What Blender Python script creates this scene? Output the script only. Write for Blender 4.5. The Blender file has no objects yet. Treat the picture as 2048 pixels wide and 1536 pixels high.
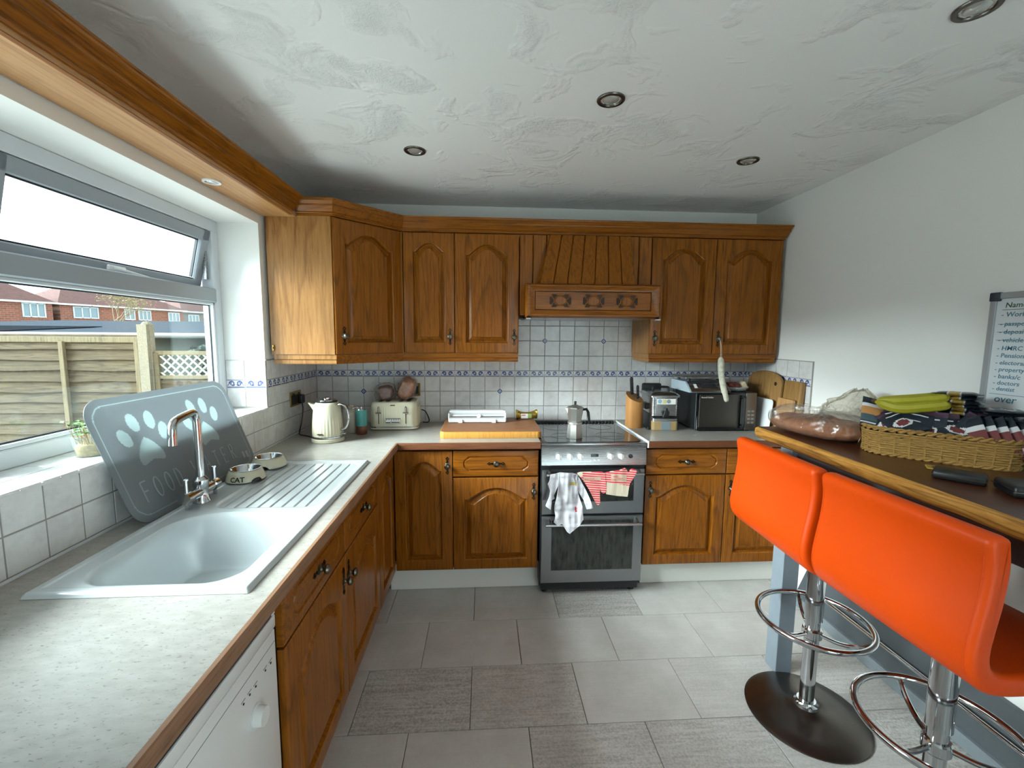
import bpy, bmesh, math, random
from mathutils import Vector, Matrix, noise
random.seed(7)
S = bpy.context.scene
COL = S.collection
PI = math.pi

# ---------------------------------------------------------------- camera, sky, exposure
cam = bpy.data.cameras.new('camera')
cam.sensor_width = 36.0
cam.lens = 36.0 * 875.9 / 2048.0
cam.clip_start = 0.02
cam.clip_end = 300
camo = bpy.data.objects.new('camera', cam)
COL.objects.link(camo)
camo.matrix_world = Matrix(((0.998016, -0.000771, -0.062960, 1.11244),
                            (-0.062515, 0.107216, -0.992268, -2.97229),
                            (0.007515, 0.994235, 0.106955, 1.48509),
                            (0, 0, 0, 1)))
S.camera = camo
W = bpy.data.worlds.new('overcast_sky')
S.world = W
W.use_nodes = True
bg = W.node_tree.nodes['Background']
bg.inputs[0].default_value = (0.78, 0.90, 1.0, 1)
bg.inputs[1].default_value = 0.65
# low hazy sun behind thin cloud, outside the window wall
sun = bpy.data.lights.new('hazy_sun', 'SUN')
sun.energy = 5.0
sun.angle = math.radians(42)
sun.color = (0.91, 0.96, 1.0)
suno = bpy.data.objects.new('hazy_sun', sun); COL.objects.link(suno)
suno.rotation_euler = Vector((0.90, 0.30, -0.46)).to_track_quat('-Z', 'Y').to_euler()
S.view_settings.view_transform = 'Standard'
S.view_settings.look = 'None'
S.view_settings.gamma = 1.0
S.view_settings.use_curve_mapping = False
S.view_settings.exposure = 3.0
S.cycles.diffuse_bounces = 4
S.cycles.caustics_reflective = False
S.cycles.caustics_refractive = False
S.cycles.max_bounces = 10
S.cycles.transparent_max_bounces = 12

# ---------------------------------------------------------------- helpers
def L(h, a=1.0):
    """hex sRGB -> linear rgba"""
    c = [int(h[i:i + 2], 16) / 255 for i in (0, 2, 4)]
    return tuple((x / 12.92 if x <= .04045 else ((x + .055) / 1.055) ** 2.4) for x in c) + (a,)

MATS = {}
class NT:
    def __init__(s, name):
        s.m = bpy.data.materials.new(name); s.m.use_nodes = True
        s.t = s.m.node_tree; s.n = s.t.nodes; s.b = s.n['Principled BSDF']; s.out = s.n['Material Output']
        MATS[name] = s.m
    def add(s, typ, **kw):
        nd = s.n.new(typ)
        for k, v in kw.items(): setattr(nd, k, v)
        return nd
    def link(s, a, b): s.t.links.new(a, b)
    def coords(s, scale=(1, 1, 1), rnd=True, kind='Object'):
        tc = s.add('ShaderNodeTexCoord'); mp = s.add('ShaderNodeMapping')
        mp.inputs['Scale'].default_value = scale
        s.link(tc.outputs[kind], mp.inputs['Vector'])
        if rnd:
            oi = s.add('ShaderNodeObjectInfo'); mu = s.add('ShaderNodeMath', operation='MULTIPLY')
            mu.inputs[1].default_value = 37.0
            s.link(oi.outputs['Random'], mu.inputs[0]); s.link(mu.outputs[0], mp.inputs['Location'])
        return mp.outputs[0]
    def noise(s, vec, scale, detail=4, rough=.55, dist=0):
        nd = s.add('ShaderNodeTexNoise'); nd.inputs['Scale'].default_value = scale
        nd.inputs['Detail'].default_value = detail; nd.inputs['Roughness'].default_value = rough
        nd.inputs['Distortion'].default_value = dist
        s.link(vec, nd.inputs['Vector']); return nd.outputs['Fac']
    def math(s, op, a, b=None, c=None):
        nd = s.add('ShaderNodeMath', operation=op)
        for i, x in enumerate((a, b, c)):
            if x is None: continue
            if isinstance(x, (int, float)): nd.inputs[i].default_value = x
            else: s.link(x, nd.inputs[i])
        return nd.outputs[0]
    def ramp(s, fac, stops):
        nd = s.add('ShaderNodeValToRGB'); cr = nd.color_ramp
        while len(cr.elements) < len(stops): cr.elements.new(.5)
        for e, (p, c) in zip(cr.elements, stops):
            e.position = p; e.color = c if len(c) == 4 else tuple(c) + (1,)
        s.link(fac, nd.inputs[0]); return nd.outputs[0]
    def mix(s, fac, a, b, mode='MIX'):
        nd = s.add('ShaderNodeMix', data_type='RGBA', blend_type=mode)
        for i, x in ((0, fac), (6, a), (7, b)):
            if isinstance(x, (int, float)): nd.inputs[i].default_value = x
            elif isinstance(x, tuple): nd.inputs[i].default_value = x
            else: s.link(x, nd.inputs[i])
        return nd.outputs[2]
    def bump(s, h, strength=.2, dist=.002):
        nd = s.add('ShaderNodeBump'); nd.inputs['Strength'].default_value = strength
        nd.inputs['Distance'].default_value = dist
        s.link(h, nd.inputs['Height']); s.link(nd.outputs[0], s.b.inputs['Normal'])
    def col(s, x):
        if isinstance(x, tuple): s.b.inputs['Base Color'].default_value = x
        else: s.link(x, s.b.inputs['Base Color'])
    def set(s, **kw):
        for k, v in kw.items():
            s.b.inputs[k.replace('_', ' ')].default_value = v

def plain(name, hx, rough=.5, metal=0, spec=.5, coat=0, var=0, vscale=20, bump=0, bscale=60, bdist=.002):
    t = NT(name); c = L(hx)
    t.set(Roughness=rough, Metallic=metal)
    t.b.inputs['Specular IOR Level'].default_value = spec
    if coat: t.b.inputs['Coat Weight'].default_value = coat; t.b.inputs['Coat Roughness'].default_value = .08
    v = t.coords()
    if var:
        n = t.noise(v, vscale, 5)
        lo = tuple(x * (1 - var) for x in c[:3]) + (1,); hi = tuple(min(1, x * (1 + var)) for x in c[:3]) + (1,)
        t.col(t.ramp(n, [(.3, lo), (.7, hi)]))
    else: t.col(c)
    if bump: t.bump(t.noise(v, bscale, 4), bump, bdist)
    return t.m

def wood(name, light, mid, dark, axis=2, rough=.35, k=1.0, spec=.5, figure=.5, fine=1.0):
    t = NT(name); t.set(Roughness=rough); t.b.inputs['Specular IOR Level'].default_value = spec
    sc = [1.0, 1.0, 1.0]; sc[axis] = .075
    v = t.coords(tuple(x * k for x in sc))
    fine_n = t.noise(v, 95 * fine, 7, .7)
    broad = t.noise(v, 6.5, 2, .5, .5)
    ring = t.math('FRACT', t.math('MULTIPLY', broad, 15.0))
    lines = t.ramp(ring, [(0, (1, 1, 1)), (.09, (0, 0, 0)), (.72, (0, 0, 0)), (1, (1, 1, 1))])
    base = t.ramp(fine_n, [(.30, L(dark)), (.45, L(mid)), (.70, L(light))])
    tone = t.noise(v, 3.0, 2)
    base = t.mix(t.ramp(tone, [(.3, (0, 0, 0)), (.7, (.55, .55, .55))]), base, L(mid))
    msk = t.math('MULTIPLY', lines, figure)
    t.col(t.mix(msk, base, L(dark)))
    t.bump(fine_n, .12, .0008)
    return t.m

def metal(name, hx, rough=.25, brushed=None, var=0):
    t = NT(name); t.set(Metallic=1.0, Roughness=rough); t.col(L(hx))
    if brushed is not None:
        sc = [1, 1, 1]; sc[brushed] = .02
        n = t.noise(t.coords(tuple(sc)), 320, 3)
        t.link(t.math('MULTIPLY_ADD', n, .22, rough - .08), t.b.inputs['Roughness'])
        t.bump(n, .08, .0004)
    elif var:
        n = t.noise(t.coords(), 30, 5, .7)
        t.link(t.math('MULTIPLY_ADD', n, var, rough), t.b.inputs['Roughness'])
    return t.m

def clear(name, tint, gloss_r=.02, ior=1.45, film=.0, fcol='FFFFFF', wr=0):
    """see-through sheet: transparent seen straight on, mirror-like at grazing angles"""
    t = NT(name); t.n.remove(t.b)
    tr = t.add('ShaderNodeBsdfTransparent'); tr.inputs[0].default_value = L(tint)
    gl = t.add('ShaderNodeBsdfGlossy'); gl.inputs['Roughness'].default_value = gloss_r
    fr = t.add('ShaderNodeLayerWeight'); fr.inputs['Blend'].default_value = .5
    f0 = ((ior - 1) / (ior + 1)) ** 2
    fac = t.math('MULTIPLY_ADD', t.math('POWER', fr.outputs['Facing'], 5.0), 1 - f0, f0)
    if wr:
        nb = t.add('ShaderNodeBump'); nb.inputs['Strength'].default_value = wr; nb.inputs['Distance'].default_value = .01
        t.link(t.noise(t.coords(), 28, 4, .6, 1.5), nb.inputs['Height'])
        t.link(nb.outputs[0], gl.inputs['Normal']); t.link(nb.outputs[0], fr.inputs['Normal'])
    mx = t.add('ShaderNodeMixShader')
    t.link(fac, mx.inputs[0]); t.link(tr.outputs[0], mx.inputs[1]); t.link(gl.outputs[0], mx.inputs[2])
    last = mx
    if film:
        df = t.add('ShaderNodeBsdfDiffuse'); df.inputs[0].default_value = L(fcol)
        m2 = t.add('ShaderNodeMixShader'); m2.inputs[0].default_value = film
        t.link(mx.outputs[0], m2.inputs[1]); t.link(df.outputs[0], m2.inputs[2]); last = m2
    t.link(last.outputs[0], t.out.inputs[0])
    return t.m

# ---------------------------------------------------------------- mesh builder
class B:
    def __init__(s): s.v = []; s.f = []; s.mi = []; s.cur = 0
    def add(s, vs, fs, M=None):
        o = len(s.v)
        s.v += [tuple(M @ Vector(p)) for p in vs] if M is not None else [tuple(p) for p in vs]
        s.f += [tuple(i + o for i in f) for f in fs]; s.mi += [s.cur] * len(fs)
        return s
    def bm(s, b, M=None):
        b.verts.index_update()
        s.add([v.co for v in b.verts], [[v.index for v in f.verts] for f in b.faces], M); b.free(); return s
    def box(s, x0, x1, y0, y1, z0, z1, bev=0, seg=1, M=None):
        x0, x1 = min(x0, x1), max(x0, x1); y0, y1 = min(y0, y1), max(y0, y1); z0, z1 = min(z0, z1), max(z0, z1)
        if not bev:
            vs = [(x, y, z) for x in (x0, x1) for y in (y0, y1) for z in (z0, z1)]
            return s.add(vs, [(0, 1, 3, 2), (4, 6, 7, 5), (0, 4, 5, 1), (2, 3, 7, 6), (0, 2, 6, 4), (1, 5, 7, 3)], M)
        b = bmesh.new(); bmesh.ops.create_cube(b, size=1)
        for v in b.verts:
            v.co = ((x0 + x1) / 2 + v.co.x * (x1 - x0), (y0 + y1) / 2 + v.co.y * (y1 - y0), (z0 + z1) / 2 + v.co.z * (z1 - z0))
        bmesh.ops.bevel(b, geom=b.edges[:], offset=bev, segments=seg, affect='EDGES', profile=.5)
        return s.bm(b, M)
    def rings(s, rs, closed=True, cap0=False, cap1=False, M=None):
        """list of equal-length point rings joined by quads"""
        n = len(rs[0]); vs = [p for r in rs for p in r]; fs = []
        for i in range(len(rs) - 1):
            for j in range(n if closed else n - 1):
                k = (j + 1) % n
                fs.append((i * n + j, i * n + k, (i + 1) * n + k, (i + 1) * n + j))
        if cap0: fs.append(tuple(range(n - 1, -1, -1)))
        if cap1: fs.append(tuple((len(rs) - 1) * n + j for j in range(n)))
        return s.add(vs, fs, M)
    def lathe(s, prof, n=24, c=(0, 0, 0), M=None, cap0=True, cap1=True, fn=None):
        rs = []
        for r, z in prof:
            ring = []
            for j in range(n):
                a = 2 * PI * j / n; rr = r * (fn(a, z) if fn else 1)
                ring.append((c[0] + rr * math.cos(a), c[1] + rr * math.sin(a), c[2] + z))
            rs.append(ring)
        return s.rings(rs, True, cap0, cap1, M)
    def cyl(s, p0, p1, r, r1=None, n=16, M=None):
        return s.tube([p0, p1], [r, r if r1 is None else r1], n, M=M)
    def tube(s, path, r, n=8, closed=False, M=None, caps=True, flat=1.0):
        P = [Vector(p) for p in path]; m = len(P); rs = []
        R = r if isinstance(r, (list, tuple)) else [r] * m
        prev = None
        for i in range(m):
            if closed: d = P[(i + 1) % m] - P[i - 1]
            else: d = P[min(i + 1, m - 1)] - P[max(i - 1, 0)]
            d.normalize()
            if prev is None:
                a = Vector((0, 0, 1)) if abs(d.z) < .9 else Vector((1, 0, 0))
                u = d.cross(a).normalized()
            else:
                u = (prev - d * prev.dot(d))
                u = u.normalized() if u.length > 1e-6 else d.orthogonal().normalized()
            prev = u; w = d.cross(u)
            rs.append([tuple(P[i] + u * (R[i] * math.cos(2 * PI * j / n)) + w * (R[i] * flat * math.sin(2 * PI * j / n))) for j in range(n)])
        if closed: rs.append(rs[0]); return s.rings(rs, True, M=M)
        return s.rings(rs, True, caps, caps, M=M)
    def prism(s, poly, lo, hi, axis='z', M=None, bev=0, seg=2):
        """2D polygon extruded; axis z:(x,y) y:(x,z) x:(y,z)"""
        def P(a, b, h): return {'z': (a, b, h), 'y': (a, h, b), 'x': (h, a, b)}[axis]
        n = len(poly)
        if bev:
            b = bmesh.new()
            lo_v = [b.verts.new(P(x, y, lo)) for x, y in poly]; hi_v = [b.verts.new(P(x, y, hi)) for x, y in poly]
            f0 = b.faces.new(lo_v[::-1]); f1 = b.faces.new(hi_v)
            for i in range(n): b.faces.new((lo_v[i], lo_v[(i + 1) % n], hi_v[(i + 1) % n], hi_v[i]))
            bmesh.ops.recalc_face_normals(b, faces=b.faces[:])
            ed = set(f0.edges) | set(f1.edges)
            bmesh.ops.bevel(b, geom=list(ed), offset=bev, segments=seg, affect='EDGES', profile=.5)
            return s.bm(b, M)
        vs = [P(x, y, lo) for x, y in poly] + [P(x, y, hi) for x, y in poly]
        fs = [tuple(range(n))[::-1], tuple(range(n, 2 * n))] + [(i, (i + 1) % n, n + (i + 1) % n, n + i) for i in range(n)]
        return s.add(vs, fs, M)
    def sphere(s, c, r, n=16, m=10, sc=(1, 1, 1), M=None, disp=None):
        rs = []
        for i in range(m + 1):
            a = PI * i / m; ring = []
            for j in range(n):
                t = 2 * PI * j / n
                p = Vector((math.sin(a) * math.cos(t) * sc[0], math.sin(a) * math.sin(t) * sc[1], -math.cos(a) * sc[2])) * r
                if disp: p *= 1 + disp(p)
                ring.append(tuple(p + Vector(c)))
            rs.append(ring)
        return s.rings(rs, True, False, False, M)
    def mesh(s, name, mats, smooth=0):
        me = bpy.data.meshes.new(name)
        me.from_pydata(s.v, [], s.f)
        for m in (mats if isinstance(mats, (list, tuple)) else [mats]): me.materials.append(MATS[m] if isinstance(m, str) else m)
        if any(s.mi):
            for p, i in zip(me.polygons, s.mi): p.material_index = i
        b = bmesh.new(); b.from_mesh(me)
        bmesh.ops.remove_doubles(b, verts=b.verts[:], dist=1e-6)
        bmesh.ops.recalc_face_normals(b, faces=b.faces[:])
        b.to_mesh(me); b.free()
        if smooth:
            me.shade_smooth()
            me.set_sharp_from_angle(angle=math.radians(smooth))
        me.update()
        return me
    def build(s, name, mats, parent=None, smooth=35, loc=None, rot=None, kind=None):
        return link(name, s.mesh(name, mats, smooth), parent, loc, rot, kind)

def link(name, me, parent=None, loc=None, rot=None, kind=None):
    o = bpy.data.objects.new(name, me); COL.objects.link(o)
    if parent is not None: o.parent = parent
    if loc is not None: o.location = loc
    if rot is not None: o.rotation_euler = rot
    if kind: o['kind'] = kind
    return o
def tag(o, label, cat, group=None):
    o['label'] = label; o['category'] = cat
    if group: o['group'] = group
    return o
def thing(name, label, cat, loc=(0, 0, 0), rz=0, group=None, rot=None):
    o = bpy.data.objects.new(name, None); COL.objects.link(o); o.empty_display_size = .05
    o.location = loc; o.rotation_euler = rot if rot else (0, 0, rz)
    return tag(o, label, cat, group)
def dup(root, loc, rot=None, label=None):
    r = root.copy(); COL.objects.link(r); r.location = loc
    if rot is not None: r.rotation_euler = rot
    if label: r['label'] = label
    for ch in list(root.children):
        c = ch.copy(); COL.objects.link(c); c.parent = r
        for g in list(ch.children):
            d = g.copy(); COL.objects.link(d); d.parent = c
    return r
def T(x=0, y=0, z=0): return Matrix.Translation((x, y, z))
def R(a, ax): return Matrix.Rotation(math.radians(a), 4, ax)
def bez(pts, n=8):
    """Catmull-Rom through points"""
    P = [Vector(p) for p in pts]; out = []
    P = [P[0] * 2 - P[1]] + P + [P[-1] * 2 - P[-2]]
    for i in range(1, len(P) - 2):
        for k in range(n):
            t = k / n; a, b, c, d = P[i - 1:i + 3]
            out.append(tuple(.5 * ((2 * b) + (c - a) * t + (2 * a - 5 * b + 4 * c - d) * t * t + (3 * b - a - 3 * c + d) * t ** 3)))
    out.append(tuple(P[-2])); return out
def rrect(x0, x1, y0, y1, r, n=6):
    o = []
    for cx, cy, a0 in ((x1 - r, y0 + r, -90), (x1 - r, y1 - r, 0), (x0 + r, y1 - r, 90), (x0 + r, y0 + r, 180)):
        for k in range(n + 1):
            a = math.radians(a0 + 90 * k / n); o.append((cx + r * math.cos(a), cy + r * math.sin(a)))
    return o
def text_geo(body, size, align='LEFT', extrude=.0004, shear=0, weight=0):
    cu = bpy.data.curves.new('lettering', 'FONT'); cu.body = body; cu.size = size; cu.align_x = align
    cu.extrude = extrude; cu.shear = shear; cu.resolution_u = 2; cu.offset = weight
    o = bpy.data.objects.new('lettering', cu); COL.objects.link(o)
    dg = bpy.context.evaluated_depsgraph_get(); me = bpy.data.meshes.new_from_object(o.evaluated_get(dg))
    vs = [tuple(v.co) for v in me.vertices]; fs = [tuple(p.vertices) for p in me.polygons]
    bpy.data.objects.remove(o); bpy.data.curves.remove(cu); bpy.data.meshes.remove(me)
    return vs, fs
def inside(p, poly):
    x, y = p; c = False; n = len(poly)
    for i in range(n):
        x0, y0 = poly[i]; x1, y1 = poly[i - 1]
        if (y0 > y) != (y1 > y) and x < (x1 - x0) * (y - y0) / (y1 - y0) + x0: c = not c
    return c
def near(p, poly):
    best = None; P = Vector(p)
    for i in range(len(poly)):
        a = Vector(poly[i - 1]); b = Vector(poly[i]); d = b - a
        t = max(0, min(1, (P - a).dot(d) / max(d.length_squared, 1e-12))); q = a + d * t
        e = (q - P).length
        if best is None or e < best[0]: best = (e, q)
    return best[1]
def sheet(poly, res, fn, thick, name, mats, parent=None, matfn=None):
    """thin cloth from a 2D outline; fn(u,v)->point, offset by thick along fn's y"""
    xs = [p[0] for p in poly]; ys = [p[1] for p in poly]
    x0, y0 = min(xs), min(ys); nx = int((max(xs) - x0) / res) + 2; ny = int((max(ys) - y0) / res) + 2
    cells = [(i, j) for i in range(nx) for j in range(ny) if inside((x0 + (i + .5) * res, y0 + (j + .5) * res), poly)]
    cs = set(cells); idx = {}; pts = []
    for i, j in cells:
        for a, b in ((i, j), (i + 1, j), (i + 1, j + 1), (i, j + 1)):
            if (a, b) not in idx:
                p = (x0 + a * res, y0 + b * res)
                if not all((a + d, b + e) in cs for d in (-1, 0) for e in (-1, 0)):
                    q = near(p, poly); p = (q[0], q[1])
                idx[(a, b)] = len(pts); pts.append(p)
    m = B(); n = len(pts); vs = []
    for u, v in pts: vs.append(fn(u, v))
    for (u, v), p in zip(pts, list(vs)): vs.append((p[0], p[1] + thick, p[2]))
    fs = []; mi = []
    for i, j in cells:
        q = [idx[k] for k in ((i, j), (i + 1, j), (i + 1, j + 1), (i, j + 1))]
        c = matfn(x0 + (i + .5) * res, y0 + (j + .5) * res) if matfn else 0
        fs.append(tuple(q)); fs.append(tuple(k + n for k in q[::-1])); mi += [c, c]
        for (di, dj), (a, b) in (((0, -1), (0, 1)), ((1, 0), (1, 2)), ((0, 1), (2, 3)), ((-1, 0), (3, 0))):
            if (i + di, j + dj) not in cs: fs.append((q[a], q[a] + n, q[b] + n, q[b])); mi.append(c)
    m.add(vs, fs); m.mi = mi
    return m.build(name, mats, parent, 60)

ZW, DW, XW, ZC, XR = .907, .622, .645, 2.331, 2.965

# ---------------------------------------------------------------- materials
plain('paint_white', 'EFEEEA', .85, bump=.12, bscale=9, bdist=.01)
t = NT('ceiling_artex'); t.set(Roughness=.9); t.col(L('F2F1EF')); v = t.coords(rnd=False)
n1 = t.noise(v, 5, 3, .6, .6); n2 = t.noise(v, 34, 6, .72, 1.6)
msk = t.ramp(n1, [(.53, (0, 0, 0)), (.68, (1, 1, 1))])
t.bump(t.math('MULTIPLY', n2, msk), .60, .018)
t = NT('floor_tile'); t.set(Roughness=.48); v = t.coords(); v2 = t.coords((1, 16, 1))
a = t.noise(v, 6, 6, .6); b = t.noise(v2, 5, 5, .65); c = t.noise(v, 120, 3)
base = t.ramp(a, [(.25, L('C0BCB7')), (.75, L('D6D3CF'))])
st = t.ramp(t.math('MULTIPLY', b, c), [(.17, (0, 0, 0)), (.36, (.7, .7, .7))])
oi = t.add('ShaderNodeObjectInfo'); sel = t.ramp(oi.outputs['Random'], [(.45, (.15, .15, .15)), (.75, (1, 1, 1))])
t.col(t.mix(t.mix(1.0, st, sel, 'MULTIPLY'), base, L('857D75')))
plain('grout_floor', '6F6862', .9)
t = NT('wall_tile'); t.set(Roughness=.16); t.b.inputs['Specular IOR Level'].default_value = .5; v = t.coords()
t.col(t.ramp(t.noise(v, 14, 6, .7), [(.3, L('CFCBC9')), (.55, L('E0DEDC')), (.8, L('E9E8E6'))]))
t.bump(t.noise(v, 16, 2), .25, .003)
plain('wall_grout', '97928E', .9)
plain('tile_blue', '3A4E88', .25)
plain('tile_blue_pale', '8090BC', .25)
wood('oak_door', 'A6651A', '884D0E', '431F05', 2, .3, 1.0, .30, .42)
wood('oak_rail', 'A6651A', '884D0E', '431F05', 0, .3, 1.0, .30, .42)
wood('oak_rail_y', 'A6651A', '884D0E', '431F05', 1, .3, 1.0, .30, .42)
wood('oak_panel', 'B4854F', '9E6E3B', '6A421E', 2, .34, .8, .4, .4)
wood('oak_soffit', 'C79A6C', 'B98855', '8A5C35', 1, .4, .8, .5, .45)
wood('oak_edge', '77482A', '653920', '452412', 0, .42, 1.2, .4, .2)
wood('oak_edge_y_lit', 'A07C62', '8C674D', '644531', 1, .42, 1.2, .4, .2)  # same edging oak, window light on the sink run put into paler colour
wood('dark_recess', '3A1F0E', '301808', '1E0E05', 0, .6)
t = NT('laminate'); t.set(Roughness=.3); v = t.coords((1, 2.2, 1), rnd=False)
sp = t.ramp(t.noise(v, 95, 3, .6, .4), [(.60, (0, 0, 0)), (.68, (1, 1, 1))])
fk = t.noise(v, 24, 4)
base = t.ramp(fk, [(.35, L('9C9890')), (.65, L('AAA6A0'))])
t.col(t.mix(t.math('MULTIPLY', sp, .75), base, L('6E6961')))
plain('sink_white', 'C2C8CA', .2, spec=.6)
metal('chrome', 'C9CBCE', .07)
metal('steel', 'A9A9AA', .24, 0)
metal('steel_v', '8F9092', .3, 2)
metal('steel_dark', '6A6560', .2, None, .25)
metal('pewter', '6F675B', .32)
metal('brass', 'A98B50', .28)
metal('aluminium', 'C9C8C3', .33, None, .15)
plain('upvc', 'D3D8DC', .35)
plain('upvc_grey', '9BA3AA', .4)
plain('gasket', '22262B', .6)
clear('window_glass', 'F4FAF8')
plain('black_plastic', '17181A', .4)
plain('black_gloss', '0C0D0F', .08)
t = NT('hob_glass'); t.set(Roughness=.05); t.col(L('1C1F23')); t.b.inputs['Specular IOR Level'].default_value = .7
t = NT('oven_glass'); t.set(Roughness=.14); v = t.coords((6, 1, 1.2))
t.col(t.ramp(t.noise(v, 9, 5, .7), [(.4, L('1E201E')), (.75, L('3F423C'))]))
plain('cream', 'D2CCB2', .22, coat=.3)
plain('cream_shade', 'BFB8A0', .3)
plain('white_plastic', 'E0E1E3', .35)
plain('white_gloss', 'EEEEEC', .18)
plain('plinth_white', 'E8E6DF', .45)
plain('orange_vinyl', 'D64600', .45, spec=.3, var=.05, vscale=4, bump=.06, bscale=300, bdist=.0006)
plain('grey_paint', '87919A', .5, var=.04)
plain('grey_dark_and_shaded', '4E5458', .45, var=.05)  # dark grey boxing paint, also the counter rail's painted shade
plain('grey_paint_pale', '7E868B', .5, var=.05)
wood('counter_edge', 'C39247', 'A87331', '5E3A17', 1, .5, 1.4, .4, .7, .6)
wood('counter_top', '5E3420', '4C2818', '2E170D', 1, .3, 1.0, .5, .3)
metal('bronze_dark', '3B342A', .42)

# ---------------------------------------------------------------- room shell
YR = -4.4
def struct(name, m, mat, smooth=0):
    return m.build(name, mat, None, smooth, kind='structure')
floor = struct('floor', B().box(-.27, XR + .15, YR - .15, .2, -.08, -.004), 'grout_floor')
FX, FY, G = .4545, .3225, .003
tile_cache = {}
def chamfer_tile(w, h, th, ch, mats, key):
    """tile lying in xy, centred, top at z=0"""
    k = (key, round(w, 4), round(h, 4))
    if k not in tile_cache:
        a, b = w / 2, h / 2
        R0 = [(-a, -b, -th), (a, -b, -th), (a, b, -th), (-a, b, -th)]
        R1 = [(-a, -b, -ch), (a, -b, -ch), (a, b, -ch), (-a, b, -ch)]
        R2 = [(-a + ch, -b + ch, 0), (a - ch, -b + ch, 0), (a - ch, b - ch, 0), (-a + ch, b - ch, 0)]
        tile_cache[k] = B().rings([R0, R1, R2], True, False, True).mesh('tile', mats, 0)
    return tile_cache[k]
for k in range(0, 14):
    y1 = -.1615 - FY * k; y0 = y1 - FY
    off = 1.058 if k % 2 == 1 else .828
    i = -3
    while off + FX * i < XR:
        x0, x1 = max(off + FX * i, .30), min(off + FX * (i + 1), XR)
        yy0 = max(y0, YR)
        if x1 - x0 > .03 and y1 - yy0 > .03:
            link('tile', chamfer_tile(x1 - x0 - G, y1 - yy0 - G, .005, .0012, 'floor_tile', 'f'), floor, ((x0 + x1) / 2, (y1 + yy0) / 2, 0))
        i += 1

wall_back = struct('wall_back', B().box(-.27, XR + .15, .006, .2, -.08, ZC + .1), 'paint_white')
WY0, WY1, WZ0, WZ1 = -2.46, -.66, 1.103, 2.035
m = B()
m.box(-.266, -.006, YR, .006, -.08, WZ0).box(-.266, -.006, YR, .006, WZ1, ZC + .1)
m.box(-.266, -.006, YR, WY0, WZ0, WZ1).box(-.266, -.006, WY1, .006, WZ0, WZ1)
wall_left = struct('wall_left', m, 'paint_white')
wall_right = struct('wall_right', B().box(XR, XR + .15, YR, .006, -.08, ZC + .1), 'paint_white')
RX0, RX1, RZ1 = 1.75, 2.75, 2.12
m = B()
m.box(-.27, RX0, YR - .15, YR, -.08, ZC + .1).box(RX1, XR + .15, YR - .15, YR, -.08, ZC + .1).box(RX0, RX1, YR - .15, YR, RZ1, ZC + .1)
wall_rear = struct('wall_rear', m, 'paint_white')
ceiling = struct('ceiling', B().box(-.27, XR + .15, YR - .15, .2, ZC, ZC + .12), 'ceiling_artex')
# added glazed door behind the camera, unseen, there to let in fill light
door = bpy.data.objects.new('fill_door_1', None); COL.objects.link(door); door['kind'] = 'structure'
nd = 1; wd = (RX1 - RX0) / nd
for i in range(nd):
    a, b = RX0 + wd * i, RX0 + wd * (i + 1)
    m = B().box(a, a + .06, YR - .1, YR - .04, 0, RZ1, .004).box(b - .06, b, YR - .1, YR - .04, 0, RZ1, .004)
    m.box(a + .06, b - .06, YR - .1, YR - .04, RZ1 - .07, RZ1, .004).box(a + .06, b - .06, YR - .1, YR - .04, 0, .09, .004)
    lf_ = m.build('door_leaf', 'upvc', door)
    B().box(a + .06, b - .06, YR - .075, YR - .068, .09, RZ1 - .07).build('pane', 'window_glass', lf_, 0)
    B().box(b - .045, b - .015, YR - .042, YR - .03, .95, 1.15, .004).tube([(b - .03, YR - .035, 1.05), (b - .03, YR + .01, 1.05), (b - .13, YR + .01, 1.05)], .009, 8).build('handle', 'chrome', lf_)

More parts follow.
